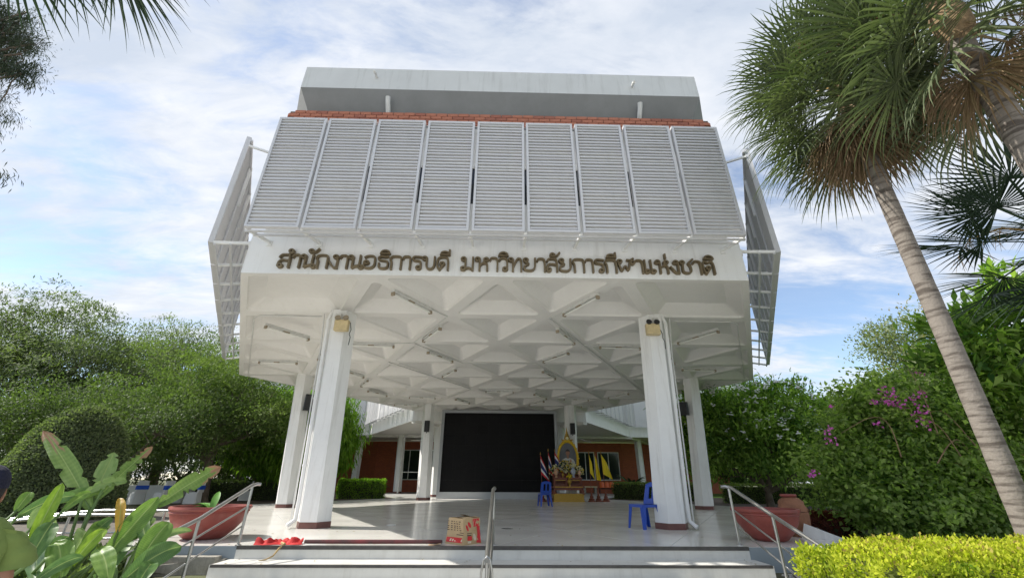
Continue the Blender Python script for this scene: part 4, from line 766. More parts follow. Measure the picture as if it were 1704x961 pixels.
# ------------------------------------------------------------------ foliage tools
def at(u, v, d):      # a point of the place seen in the photograph at pixel (u, v), d metres in front
    f = 679.03; a = (u - 852) / f; b = (480.5 - v) / f; c, s_ = cos(-.0057), sin(-.0057); X = c * a + s_ * b; Y = -s_ * a + c * b
    y = cos(.4388) - Y * sin(.4388); z = sin(.4388) + Y * cos(.4388); c, s_ = cos(.0218), sin(.0218); r = Vector((c * X + s_ * y, -s_ * X + c * y, z)); return Vector((.134, 0, .93)) + r * (d / r.y)
def leaf_mesh(name, P, AX, NR, L, Wd, tone, m, fold=.25, droop=.0, shape=.45):
    n = len(P); AX = AX / np.linalg.norm(AX, axis=1, keepdims=True); S = np.cross(AX, NR); S /= np.linalg.norm(S, axis=1, keepdims=True) + 1e-9; NN = np.cross(S, AX)
    L = np.broadcast_to(L, (n,))[:, None]; Wd = np.broadcast_to(Wd, (n,))[:, None]
    V = np.empty((n, 4, 3), np.float32); mid = P + AX * L * shape
    V[:, 0] = P; V[:, 1] = mid + S * Wd * .5 + NN * Wd * fold; V[:, 2] = P + AX * L; V[:, 2, 2] -= droop * L[:, 0]; V[:, 3] = mid - S * Wd * .5 + NN * Wd * fold
    me = bpy.data.meshes.new(name); me.vertices.add(4 * n); me.vertices.foreach_set('co', V.ravel()); me.loops.add(4 * n); me.loops.foreach_set('vertex_index', np.arange(4 * n, dtype=np.int32))
    me.polygons.add(n); me.polygons.foreach_set('loop_start', np.arange(0, 4 * n, 4, dtype=np.int32)); me.polygons.foreach_set('loop_total', np.full(n, 4, np.int32))
    at_ = me.attributes.new('tone', 'FLOAT', 'POINT'); at_.data.foreach_set('value', np.repeat(np.clip(tone, 0, 1).astype(np.float32), 4)); me.materials.append(m); me.update(calc_edges=True); return me
def unit(n): v = RNG.normal(size=(n, 3)); return v / np.linalg.norm(v, axis=1, keepdims=True)
def crown(blobs, ncl, per, cr, L, W, m, pad=0.0, up=.3, droop=0.0, out=.6, inner=.5, flat=.7, name='foliage', tbias=.0, lump=.25, noise_s=.6, lowcut=None):
    B = np.array([b[:3] for b in blobs], float); Rr = np.array([b[3:6] if len(b) > 4 else (b[3],) * 3 for b in blobs], float)
    w = (Rr.prod(1)) ** (2 / 3); idx = RNG.choice(len(blobs), ncl, p=w / w.sum()); D = unit(ncl); q = 1 - inner * RNG.random(ncl) ** 1.8
    jit = np.array([noise.noise(Vector(d * 1.7 + B[i])) for d, i in zip(D, idx)]) * lump * 2
    C = B[idx] + D * Rr[idx] * (q * (1 + jit))[:, None]
    ct = RNG.normal(.45 + tbias, .17, ncl); n = ncl * per; ci = np.repeat(np.arange(ncl), per); G_ = RNG.normal(size=(n, 3)); G_[:, 2] *= flat
    G_[:, 2] -= .28 * pad * (G_[:, 0] ** 2 + G_[:, 1] ** 2); csz = RNG.uniform(.6, 1.35, ncl)[ci][:, None]; P = C[ci] + G_ * cr * .5 * csz; AX = D[ci] * out + unit(n) * .8; AX[:, 2] -= droop; NR = unit(n) * .45 + D[ci] * .5; NR[:, 2] += up + .35 + pad
    if lowcut is not None: k = P[:, 2] > lowcut; P, AX, NR, ci, n = P[k], AX[k], NR[k], ci[k], int(k.sum())
    sz = RNG.uniform(.7, 1.25, n); return leaf_mesh(name, P, AX, NR, L * sz, W * sz, ct[ci] + RNG.normal(0, .12, n), m, droop=droop * .3), C
def limb(mb, a, b, r0, r1, n=5, wob=.12, seg=7):
    a = Vector(a); b = Vector(b); l = (b - a).length; pts = []; rs = []; o = Vector((random.uniform(-9, 9), 3, 1))
    for i in range(n + 1): t = i / n; w = wob * l * sin(pi * t); pts.append(a.lerp(b, t) + Vector((noise.noise(o + Vector((t * 2, 0, 0))), noise.noise(o + Vector((0, t * 2, 5))), noise.noise(o + Vector((3, 0, t * 2))) * .5)) * w * 2); rs.append(r0 + (r1 - r0) * t)
    mb.tube(pts, rs, seg); return pts
def tree(name, label, cat, base, blobs, m, ncl, per, cr, L, W, tr=.2, fork=None, limbs=14, group=None, bark=BARK, **kw):
    e = empty(name, base, 0, label, cat, group); ip = Matrix.Translation(-Vector(base)); me, C = crown(blobs, ncl, per, cr, L, W, m, **kw); link('crown', me, e, ip)
    mb = MB(); base = Vector(base) - Vector((0, 0, .15)); fork = Vector(fork) if fork else base + Vector((0, 0, 1.2)); limb(mb, base, fork, tr * 1.15, tr * .8, 5, .05, 10); mb.tube([base, base + Vector((0, 0, .25))], [tr * 1.6, tr * 1.1], 10)
    mb.build('trunk', bark, e, True, ip)
    for i, b in enumerate(blobs):
        mb = MB(); P = limb(mb, fork, b[:3], tr * .6, tr * .22, 6, .12, 8)
        near = sorted(range(len(C)), key=lambda k: (C[k][0] - b[0]) ** 2 + (C[k][1] - b[1]) ** 2 + (C[k][2] - b[2]) ** 2)
        for k in random.sample(near[:max(limbs, len(C) // len(blobs))], min(limbs, len(near))): limb(mb, random.choice(P[2:]), C[k], tr * .18, tr * .04, 4, .12, 5)
        mb.build('limb', bark, e, True, ip)
    return e
LF_DARK = leafmat('leaf_dark', (.035, .060, .028), (.15, .20, .07)); LF_MID = leafmat('leaf_mid', (.045, .085, .030), (.22, .28, .09)); LF_OLIVE = leafmat('leaf_olive', (.055, .080, .050), (.22, .26, .13))
LF_BRIGHT = leafmat('leaf_bright', (.06, .14, .018), (.26, .42, .05), .45); LF_PLUM = leafmat('leaf_plumeria', (.06, .14, .035), (.40, .52, .13), .5); LF_YEL = leafmat('leaf_golden', (.08, .17, .012), (.55, .56, .05), .4, c3=(.34, .26, .08))
LF_BUSH = leafmat('leaf_bush', (.07, .14, .04), (.46, .56, .19), .55); LF_RED = leafmat('leaf_maroon', (.07, .02, .02), (.16, .05, .03)); LF_GREY = leafmat('leaf_grey_green', (.10, .12, .07), (.28, .31, .18), .4, c3=(.34, .26, .13)); LF_CAS = leafmat('leaf_casuarina', (.03, .045, .03), (.08, .10, .06), .15)

# left-hand trees
tree('spreading_tree', 'tallest feathery tree at the far left edge of the garden', 'tree', (-33, 31, -.12), [(-41, 31, 9.6, 4.6, 4.5, 3.6), (-35.8, 30, 11.0, 4.0, 4, 3.1), (-30.2, 30, 9.2, 3.8, 3.8, 2.9), (-25.8, 30, 6.8, 3.0, 3.2, 2.4), (-34, 27.5, 6.2, 7, 3.5, 4.2), (-42, 28, 4.5, 5, 3, 4.5), (-27, 28, 4.5, 4, 3, 3.5)], LF_OLIVE, 1150, 80, 1.25, .27, .08, tr=.45, fork=(-33.4, 30.6, 4), limbs=14, droop=.25, inner=.5, lump=.5, flat=.30, pad=.7)
tree('feathery_tree', 'pale feathery tree rising behind the middle of the left tree line', 'tree', (-30, 40, -.12), [(-33, 39, 11.2, 3.8, 4, 3.0), (-28.5, 39, 11.2, 3.6, 4, 3.2), (-25.0, 39, 8.8, 2.6, 4, 3.2), (-29, 38, 7.0, 6, 3, 4)], LF_OLIVE, 620, 64, 1.1, .32, .085, tr=.4, fork=(-30, 39.6, 5), droop=.6, lump=.45, tbias=.14, flat=.4, pad=.6)
tree('shade_tree', 'dense small-leaved tree with forked dark trunk behind the covered chairs', 'tree', (-13.6, 21.6, -.12), [(-16.5, 22.5, 5.0, 2.9, 2.6, 2.3), (-13.6, 22.3, 5.3, 2.4, 2.4, 1.9), (-18.8, 22.5, 3.7, 2.4, 2.4, 1.9), (-12.4, 22, 3.6, 1.9, 2, 1.7), (-15.4, 21.4, 3.2, 2.6, 1.8, 1.5)], LF_MID, 760, 82, .78, .14, .062, tr=.22, fork=(-13.9, 21.6, 1.7), limbs=18, inner=.55, lump=.5, flat=.30, pad=.7)
tree('leaning_tree', 'low dark tree with leaning twin trunks left of the covered chairs', 'tree', (-15.6, 17.2, -.12), [(-17.6, 18.6, 3.0, 2.2, 1.8, 1.3), (-14.2, 18.6, 2.9, 1.8, 1.6, 1.1), (-20.0, 18.5, 3.0, 2.2, 1.8, 1.7)], LF_DARK, 640, 42, .7, .13, .055, tr=.13, fork=(-15.2, 17.6, .6), limbs=14, lump=.35)
for i, (x, y, z, r, lab) in enumerate([(-23, 33, 3.6, 4.2, 'dark tree filling the gap behind the covered chairs'), (-18, 34, 3.2, 3.6, 'dark round tree just left of the hanging-leaf tree'), (-31, 33, 3.5, 4.5, 'dark tree low behind the clipped dome'), (-16.8, 29.5, 4.2, 2.7, 'mid green tree between the shade tree and the pavilion screens')]):
    tree('background_tree', lab, 'tree', (x, y, -.12), [(x - r * .5, y, z, r * .8, r * .7, z * .85), (x + r * .5, y, z * .9, r * .8, r * .7, z * .8)], LF_DARK if i != 3 else LF_MID, 320, 46, 1.1, .24, .10, tr=.2, limbs=8, group='trees behind the left garden', lump=.4, flat=.4, pad=.5)
tree('mango_tree', 'bright green tree with long hanging leaves beside the left columns', 'tree', (-11.3, 24.8, -.1), [(-12.6, 24.8, 4.0, 1.9, 1.6, 1.7), (-10.4, 25.0, 4.3, 1.7, 1.5, 1.7), (-9.6, 25.4, 3.0, 1.25, 1.3, 1.6), (-12.4, 24.4, 2.6, 1.9, 1.5, 1.4), (-11, 24.6, 2.2, 1.6, 1.4, 1.1)], LF_BRIGHT, 950, 34, .6, .30, .075, tr=.16, droop=1.1, out=.5, lump=.25, up=.5)
def dome():
    e = empty('clipped_dome_shrub', (-12.5, 13.3, -.12), 0, 'tall shrub clipped into a smooth green dome, left foreground', 'shrub'); n = 60000; D = unit(n); D[:, 2] = np.abs(D[:, 2])
    k = np.array([1 + .035 * noise.noise(Vector(d * 3.5)) for d in D]); P = D * np.array([1.42, 1.42, 3.0]) * (k * RNG.uniform(.93, 1.02, n))[:, None]; P[:, :2] *= (1 + .10 * (1 - D[:, 2:3]) ** 2); P[:, 2] = np.maximum(P[:, 2], .05)
    bump_ = np.array([noise.noise(Vector(p * 1.6)) for p in P[::10]]).repeat(10)[:n]
    link('foliage', leaf_mesh('dome_foliage', P, D * .8 + unit(n) * .8, D + unit(n) * .5, RNG.uniform(.06, .10, n), RNG.uniform(.035, .05, n), .52 + bump_ * .6 + RNG.normal(0, .18, n), LF_OLIVE), e)
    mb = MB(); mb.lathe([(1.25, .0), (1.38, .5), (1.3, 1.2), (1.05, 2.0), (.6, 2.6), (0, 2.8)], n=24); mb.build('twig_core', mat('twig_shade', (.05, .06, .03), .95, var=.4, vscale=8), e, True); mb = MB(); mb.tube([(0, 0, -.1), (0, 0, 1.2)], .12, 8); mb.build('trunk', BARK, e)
dome()
# right-hand trees
def plumeria():
    e = tree('plumeria_tree', 'broad low tree dotted with white flowers right of the pavilion', 'tree', (11.9, 19.8, -.12), [(10.6, 20, 3.6, 2.2, 1.9, 1.6), (13.0, 19.9, 3.8, 2.1, 1.9, 1.5), (15.0, 20.0, 2.9, 1.7, 1.7, 1.5), (9.6, 20, 2.6, 1.3, 1.5, 1.4), (12.2, 19.2, 2.6, 2.6, 1.5, 1.2), (15.4, 19.6, 2.2, 1.4, 1.3, 1.0)], LF_PLUM, 1250, 34, .55, .26, .085, tr=.17, fork=(11.9, 19.8, .5), limbs=12, lump=.3, tbias=.02, inner=.45, up=.5, lowcut=.75)
    mb = MB()
    for i in range(190):
        c = random.choice([(10.6, 20, 3.6, 2.2, 1.6), (13.0, 19.9, 3.8, 2.1, 1.5), (15.0, 20, 2.9, 1.7, 1.5), (12.2, 19.2, 2.3, 2.6, 1.3)]); a = random.uniform(-pi, 0); el = random.uniform(-.2, 1.2)
        p = Vector((c[0] + 1.04 * c[3] * cos(a) * cos(el), c[1] + 2.15 * sin(a) * cos(el), c[2] + 1.06 * c[4] * sin(el)))
        for j in range(random.randint(2, 6)): mb.lathe([(0, -.02), (.055, .0), (.03, .03), (0, .02)], p + Vector((random.uniform(-.1, .1), random.uniform(-.1, .1), random.uniform(-.07, .07))), 5)
    o = mb.build('white_blossoms', WCLOTH, e, False, Matrix.Translation((-11.9, -19.8, .12))); o['kind'] = 'stuff'
plumeria()
for i, (x, y, z, r, lab, m) in enumerate([(29.2, 26, 7.0, 3.8, 'tall pale grey-green tree behind the palm trunk', LF_GREY), (36, 47, 4.4, 5.0, 'low far tree on the right horizon', LF_OLIVE), (47, 52, 4.6, 5.0, 'farthest tree at the right behind the purple-flowered bush', LF_OLIVE), (21, 36, 2.6, 3.0, 'small dark tree seen past the white-flowered tree', LF_DARK), (28, 48, 3.2, 3.8, 'feathery low tree on the skyline right of the white-flowered tree', LF_OLIVE)]):
    tree('garden_tree', lab, 'tree', (x, y, -.12), [(x - r * .45, y, z, r * .75, r * .7, z * .62), (x + r * .5, y, z * 1.05, r * .8, r * .7, z * .6), (x, y - .5, z * .7, r, r * .7, z * .55)], m, 900, 52, .85, .22, .11, tr=.22, limbs=8, group='trees behind the right garden', lump=.35, lowcut=.9)
tree('broad_leaved_tree', 'tree with big glossy leaf rosettes at the right edge above the bush', 'tree', (13.6, 10.2, -.15), [(12.6, 9.6, 4.1, 1.3, 1.2, 1.1), (14.2, 9.8, 4.7, 1.5, 1.3, 1.3), (13.4, 9.4, 3.0, 1.5, 1.2, 1.0), (15.4, 9.6, 3.6, 1.5, 1.3, 1.3), (11.7, 9.9, 3.3, .9, .9, .8)], LF_PLUM, 330, 30, .45, .36, .11, tr=.12, limbs=10, out=.9, lump=.2, up=.4)
def chaikin3(P, n=3):
    for _ in range(n):
        Q = [P[0]]
        for a, b in zip(P[:-1], P[1:]): Q += [a * .75 + b * .25, a * .25 + b * .75]
        P = Q + [P[-1]]
    return P
def bougainvillea():
    base = (10.2, 10.4, -.15); bl = [(9.1, 10.3, 1.35, 1.05, 1.0, .85), (10.3, 10.4, 2.0, 1.3, 1.1, 1.1), (11.6, 10.3, 1.9, 1.3, 1.1, 1.1), (8.7, 10.0, .7, 1.2, .9, .8), (10.2, 9.9, .8, 1.4, .9, .95), (11.4, 9.9, .75, .9, .7, .6), (9.9, 10.5, 2.7, .8, .8, .6), (8.0, 10.2, 1.2, .55, .6, .45)]
    e = tree('bougainvillea_bush', 'large rambling bush with purple-pink flowers at the right', 'bush', base, bl, LF_BUSH, 1500, 40, .42, .115, .078, tr=.07, limbs=20, lump=.5, inner=.6, tbias=.08, fork=(10.2, 10.4, .3)); ip = -Vector(base)
    PK = mat('magenta_bract', (.60, .12, .46), .6, var=.2, vscale=14); mb = MB()
    for (u, v, s, d) in [(1468, 650, 9, 9.3), (1484, 660, 12, 9.2), (1494, 668, 8, 9.2), (1500, 676, 6, 9.3), (1476, 668, 6, 9.2), (1529, 656, 8, 9.3), (1534, 683, 9, 9.1), (1537, 702, 8, 9.0), (1527, 620, 6, 9.8), (1457, 668, 4, 9.3), (1378, 714, 6, 9.6), (1383, 731, 8, 9.5), (1350, 786, 7, 9.4), (1450, 667, 4, 9.4), (1458, 706, 5, 9.1), (1519, 665, 5, 9.2), (1383, 677, 3, 9.8)]:
        c = at(u, v, d)
        for j in range(int(s * 2.2)):
            p = c + Vector(RNG.normal(size=3)) * s * .0085; n = Vector(RNG.normal(size=3)).normalized(); a = n.orthogonal().normalized() * .035; b = n.cross(a); mb.add([p - a, p + b * .8 + n * .012, p + a, p - b * .8 + n * .012], [(0, 1, 2, 3)])
    o = mb.build('flowers', PK, e, False, Matrix.Translation(ip)); o['kind'] = 'stuff'
    TW = mat('dry_stem', (.26, .17, .10), .9, var=.3)
    for pts in ([(1700, 850), (1660, 790), (1600, 740), (1545, 715)], [(1690, 860), (1650, 800), (1600, 770), (1570, 768)], [(1560, 770), (1580, 735), (1600, 728), (1640, 800)], [(1600, 760), (1560, 700), (1510, 690), (1480, 650)], [(1640, 760), (1580, 690), (1560, 680), (1500, 700)], [(1500, 760), (1480, 700), (1450, 690), (1400, 720)], [(1560, 720), (1530, 640), (1510, 612)]):
        mb = MB(); Q = chaikin3([at(u, v, 9.0 + .12 * i) for i, (u, v) in enumerate(pts)]); mb.tube(Q, [.013 - .010 * k / (len(Q) - 1) for k in range(len(Q))], 6); mb.build('bare_stem', TW, e, True, Matrix.Translation(ip))
    sb = [(8.1 + .45 * i + .2 * sin(i * 3), 10.1, 2.15 + .55 * abs(sin(i * 1.7)) + .12 * i * (1 if i < 6 else 0), .28, .25, .38) for i in range(9)]; me, C = crown(sb, 150, 26, .30, .12, .08, LF_BUSH, tbias=.12); link('shoots', me, e, Matrix.Translation(ip))
    me, C = crown([(11.35, 8.75, 1.05, .35, .25, .22)], 30, 26, .22, .16, .022, leafmat('leaf_dry', (.16, .09, .045), (.34, .20, .11), .1)); link('dry_leaves', me, e, Matrix.Translation(ip))
bougainvillea()
# hanging needle-leaved branches at the upper left
def casuarina():
    base = (-15.5, 4.5, -.35); bl = []
    for u, v, r in ((5, 50, .38), (35, 90, .30), (58, 72, .24), (28, 38, .16), (8, 100, .32), (36, 122, .20), (-5, 20, .4), (46, 20, .14), (-6, 285, .12), (-50, 60, .7), (-70, 150, .7)): p = at(u, v, 6); bl.append((p.x, p.y, p.z, r))
    bl += [(-14.5, 5, 8.5, 1.3), (-16.5, 4.5, 6.5, 1.4)]
    e = tree('needle_leaved_tree', 'dark wispy branches hanging in at the top left corner', 'tree', base, bl, LF_CAS, 1000, 76, .24, .10, .014, tr=.09, fork=(-15.2, 4.8, 3.5), limbs=5, droop=.8, lump=.3)
casuarina()
# hedges
def hedge(lab, a, b, w, h, m, n, L=.07, W=.04, z=-.12, group='low clipped hedges round the hall', rough=.05, name='hedge', core=(.04, .05, .02)):
    a = Vector((*a, z)); b = Vector((*b, z)); t = b - a; l = t.length; e = empty(name, (a + b) / 2, math.atan2(t.y, t.x), lab, 'hedge', group)
    area = [l * w, l * h, l * h, w * h, w * h]; f = RNG.choice(5, n, p=np.array(area) / sum(area)); u = RNG.uniform(-.5, .5, n); v = RNG.uniform(-.5, .5, n); q = RNG.uniform(0, 1, n); P = np.zeros((n, 3)); D = np.zeros((n, 3))
    for k, (px_, py_, pz_, d) in enumerate([(u * l, v * w, 1 + 0 * u, (0, 0, 1)), (u * l, -.5 * w + 0 * u, q, (0, -1, 0)), (u * l, .5 * w + 0 * u, q, (0, 1, 0)), (-.5 * l + 0 * u, v * w, q, (-1, 0, 0)), (.5 * l + 0 * u, v * w, q, (1, 0, 0))]):
        s_ = f == k; P[s_] = np.stack([px_, py_, pz_ * h], 1)[s_]; D[s_] = d
    nb = np.array([noise.noise(Vector((p[0] * 3.1, p[1] * 3.1, p[2] * 3.1 + z))) for p in P]); P += D * (nb * rough * 2 + RNG.uniform(-.05, .03, n))[:, None] + RNG.normal(0, .012, (n, 3))
    thin = (P[:, 2] < h * .35) & (RNG.random(n) < .35); k = ~thin
    link('foliage', leaf_mesh('hedge_foliage', P[k], (D * .5 + unit(n) * .7 + np.array([0, 0, .5]))[k], (D + unit(n) * .6)[k], RNG.uniform(.7, 1.3, n)[k] * L, RNG.uniform(.7, 1.3, n)[k] * W, (.5 + nb * .45 + RNG.normal(0, .15, n) + .15 * (D[:, 2]))[k], m), e)
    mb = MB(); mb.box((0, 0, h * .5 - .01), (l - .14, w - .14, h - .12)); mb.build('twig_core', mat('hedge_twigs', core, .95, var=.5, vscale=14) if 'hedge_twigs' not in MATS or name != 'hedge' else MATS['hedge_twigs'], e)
    return e
hedge('dark clipped hedge behind the left columns', (-15.5, 23.6), (-9.6, 26.3), .7, .95, LF_DARK, 9000); hedge('short sunlit hedge with bright yellow-green top left of the rear left column', (-9.3, 26.6), (-6.9, 27.6), .8, 1.05, LF_BRIGHT, 9000)
hedge('low hedge right of the yellow flags', (7.3, 28.5), (11.4, 25.4), .7, .95, LF_MID, 8000); hedge('low hedge behind the second right column', (11.8, 23.6), (17.5, 22.6), .7, .9, LF_MID, 8000)
hedge('bright yellow-green clipped hedge in the right foreground', (3.06, 4.12), (9.5, 4.30), 1.05, 1.03, LF_YEL, 125000, .036, .021, -.67, None, .07, 'golden_hedge', (.10, .12, .02))
hedge('low dark maroon ground plants beside the clay jar', (7.4, 10.6), (9.6, 12.6), 1.0, .32, LF_RED, 9000, .10, .03, -.2, None, .06, 'maroon_ground_plants')
def shrub(name, lab, x, y, h, m, n, L, W, group=None, z=-.06):
    e = empty(name, (x, y, z), 0, lab, 'plant', group)
    for i in range(n):
        a = random.uniform(0, 2 * pi); el = random.uniform(.35, 1.2); mb = MB(); d = Vector((cos(a), sin(a), 0)); s = Vector((-sin(a), cos(a), 0)); l = L * random.uniform(.7, 1.1)
        def fn(u, v): t = v; r = l * (t * cos(el) + .25 * t * t); zz = h * .25 + l * (t * sin(el) - .55 * t * t * cos(el)); wd = W * sin(pi * min(1, .08 + .92 * t)) ** .7; return tuple(d * r + s * (u - .5) * wd + Vector((0, 0, zz + abs(u - .5) * wd * .4)))
        mb.grid(fn, 2, 6); o = mb.build('leaf', m, e, True)
    mb = MB(); mb.tube([(0, 0, -.05), (0, 0, h * .35)], .05, 7); mb.build('stem', BARK, e)
GLEAF = mat('glossy_leaf', (.03, .075, .02), .4, var=.3, vscale=2)
shrub('broad_fern', 'dark arching plant in front of the rear red wall right of the flags', 9.9, 33.5, 1.9, GLEAF, 26, 1.5, .26); shrub('broad_fern', 'dark leafy plant in front of the rear red wall between the left columns', -10.3, 37.5, 1.6, GLEAF, 22, 1.3, .28)
shrub('bowl_plant', 'few bright green leaves lying in the left terracotta bowl', -5.02, 8.38, .1, MATS['leaf_bright'] if False else mat('fresh_leaf', (.10, .26, .03), .45, var=.2), 9, .42, .12, None, .38)
# ------------------------------------------------------------------ palms
PGREEN = leafmat('palm_green', (.035, .055, .028), (.21, .24, .13), .2, .38); PDEAD = leafmat('palm_dead', (.16, .10, .06), (.36, .27, .18), .15, .8); PDARK = leafmat('palm_dark', (.016, .032, .022), (.05, .08, .045), .12, .45)
def fan_mesh(name, pitch, seed, m, pet=.95, blade=1.05, K=42, spread=R(122), droop=.5, fold=0.0, sw=.036, free=.44):
    rd = random.Random(seed); vs = []; fs = []; tone = []; cp, sp = cos(pitch), sin(pitch)
    # leaf frame: F forward, Sd sideways, N normal
    F = Vector((0, cp, sp)); Sd = Vector((1, 0, 0)); N_ = Vector((0, -sp, cp))
    def add_strip(pts, ws, nrm, tn):
        n0 = len(vs)
        for i, (p, w) in enumerate(zip(pts, ws)):
            t = (pts[min(i + 1, len(pts) - 1)] - pts[max(0, i - 1)]).normalized(); sd = t.cross(nrm).normalized()
            vs.extend([p - sd * w + nrm * w * .5, p, p + sd * w + nrm * w * .5]); tone.extend([tn] * 3)
        for i in range(len(pts) - 1):
            a = n0 + i * 3; fs.extend([(a, a + 1, a + 4, a + 3), (a + 1, a + 2, a + 5, a + 4)])
    hub = F * pet - Vector((0, 0, .12 * pet * cp)); P0 = Vector((0, 0, 0)); pts = [P0, F * pet * .5 - Vector((0, 0, .02)), hub, hub + F * .12]; add_strip(pts, [.03, .022, .016, .008], N_, .75)
    lt = rd.uniform(.25, .6)
    for k in range(K):
        a = -spread + 2 * spread * k / (K - 1) + rd.uniform(-.02, .02); D = (F * cos(a) + Sd * sin(a) + N_ * (.22 * cos(a * 1.2) * 0 + .10 * rd.uniform(-1, 1) - .30 * (abs(a) / spread) ** 2)).normalized()
        l = blade * (1 - .32 * (abs(a) / spread) ** 2) * rd.uniform(.88, 1.08); p = hub.copy(); pts = [p.copy()]; ws = [.004]; d = D.copy(); n = 7
        for i in range(1, n + 1):
            t = i / n; g = droop * (max(0, t - free) ** 1.3) * .62 * (1 + rd.uniform(-.15, .35)); d = (d + Vector((0, 0, -g))).normalized(); p = p + d * l / n; pts.append(p.copy()); wmax = sw * (min(1, t / .45) if t < .45 else max(.04, 1 - ((t - .45) / .55) ** 1.25)); ws.append(wmax * .5)
        add_strip(pts, ws, N_, min(1, max(0, lt + rd.uniform(-.2, .2))))
    me = bpy.data.meshes.new(name); me.from_pydata([tuple(v) for v in vs], [], fs); at_ = me.attributes.new('tone', 'FLOAT', 'POINT'); at_.data.foreach_set('value', tone); me.materials.append(m); me.update(); return me
FANS = {}
def fan(kind, pitch_deg, seed, **kw):
    key = (kind, pitch_deg, seed)
    if key not in FANS: FANS[key] = fan_mesh('fan', R(pitch_deg), seed * 31 + pitch_deg, {'g': PGREEN, 'd': PDEAD, 'k': PDARK}[kind], **kw)
    return FANS[key]
PB = mat('palm_bark', (.27, .22, .18), .9, var=.25, vscale=3, bump=.5, bscale=30)
def palm_bark():
    nt = PB.node_tree; N = nt.nodes; L = nt.links; b = N['Principled BSDF']; tc = N.new('ShaderNodeTexCoord'); mp = N.new('ShaderNodeMapping'); mp.inputs['Scale'].default_value = (3, 3, 22); L.new(tc.outputs['Object'], mp.inputs[0])
    n = N.new('ShaderNodeTexNoise'); n.inputs['Scale'].default_value = 1.0; n.inputs['Detail'].default_value = 6; L.new(mp.outputs[0], n.inputs['Vector']); cr = N.new('ShaderNodeValToRGB'); cr.color_ramp.elements[0].position = .36; cr.color_ramp.elements[0].color = (.085, .07, .058, 1); cr.color_ramp.elements[1].position = .52; cr.color_ramp.elements[1].color = (.205, .18, .155, 1)
    L.new(n.outputs[0], cr.inputs[0]); L.new(cr.outputs[0], b.inputs['Base Color'])
palm_bark()
def palm(label, base, heart, r0, r1, greens, dead, kind='g', scale=1.0, name='fan_palm', stalks=5, kw={}):
    base = Vector(base); heart = Vector(heart); e = empty(name, base, 0, label, 'palm tree', 'fan palms'); ip = Matrix.Translation(-base); mb = MB(); n = 46; pts = []; rs = []
    for i in range(n + 1): t = i / n; pts.append(base.lerp(heart, t) + Vector((.05 * sin(t * 3), .04 * sin(t * 2.4), 0))); rs.append((r0 + (r1 - r0) * t) * (1 + (.018 if i % 2 else -.006)) * (1.2 if i == 0 else 1))
    mb.tube(pts, rs, 18); mb.build('trunk', PB, e, True, ip)
    mb = MB(); mb.lathe([(r1 * .9, -.5), (r1 * 1.5, -.25), (r1 * 1.6, 0), (r1 * 1.1, .3), (r1 * .3, .55), (0, .6)], heart, 14); mb.build('crownshaft', mat('leaf_bases', (.22, .15, .08), .9, var=.4, vscale=14, bump=.8) if 'leaf_bases' not in MATS else MATS['leaf_bases'], e, True, ip)
    rd = random.Random(int(heart.x * 100))
    for i in range(greens):
        az = i * 2.39996 + rd.uniform(-.2, .2); t = (i + .5) / greens; pd = int(round((66 - 112 * t) / 12.0)) * 12 + 0; me = fan(kind, pd, rd.randint(0, 1), droop=1.5 if kind == 'g' else .25, blade=1.18 if kind == 'g' else 1.05, **kw)
        o = link('fan_leaf', me, e, Matrix.Translation(heart - base + Vector((0, 0, .25 - .5 * t))) @ Matrix.Rotation(az, 4, 'Z') @ Matrix.Rotation(rd.uniform(-.35, .35), 4, 'Y') @ Matrix.Scale(scale * rd.uniform(.88, 1.08), 4))
    for i in range(dead):
        az = i * 2.39996 + 1; pd = rd.choice((-48, -60, -72, -82)); o = link('dead_leaf', fan('d', pd, rd.randint(0, 1), pet=.5, blade=1.12, droop=1.5, spread=R(75), K=30, sw=.024), e, Matrix.Translation(heart - base + Vector((0, 0, -.15 - rd.uniform(0, .45)))) @ Matrix.Rotation(az, 4, 'Z') @ Matrix.Scale(scale * rd.uniform(.8, 1.1), 4))
    for i in range(stalks):
        az = rd.uniform(0, 6.28); mb = MB(); d = Vector((cos(az), sin(az), 0)); P = [heart + d * r_ + Vector((0, 0, z_)) for r_, z_ in ((.1, .2), (.5, .55), (.95, .6), (1.25, .35))]; mb.tube(P, [.02, .016, .01, .004], 5)
        for j in range(26): a = P[1].lerp(P[3], rd.random()) if j % 2 else P[2].lerp(P[3], rd.random()); b = a + Vector((rd.uniform(-.18, .18), rd.uniform(-.18, .18), -rd.uniform(.15, .4))); mb.tube([a, a.lerp(b, .5) + Vector((0, 0, .03)), b], [.005, .004, .002], 3)
        mb.build('flower_stalk', MATS['palm_dead'] if i % 2 else mat('stalk_orange', (.42, .26, .08), .8) if 'stalk_orange' not in MATS else MATS['stalk_orange'], e, False, ip)
    return e
palm('slender fan palm with a brown skirt of dead leaves, nearer the building', (5.78, 4.95, -.72), (6.04, 4.9, 7.2), .115, .105, 48, 46, scale=1.0)
palm('fan palm with its crown cut by the top right corner', (5.62, 3.3, -.72), (6.0, 3.25, 6.55), .115, .12, 42, 8, scale=1.0)
palm('dark spiky fan palm leaning in at the right edge', (8.9, 5.3, -.72), (8.75, 5.2, 4.35), .16, .14, 22, 4, 'k', 1.05, stalks=1)
palm('fan palm whose leaf tips hang into the top left of the picture', (-4.6, 1.6, -.72), (-4.45, 1.75, 7.0), .13, .12, 46, 8, 'k', 1.0, stalks=1)

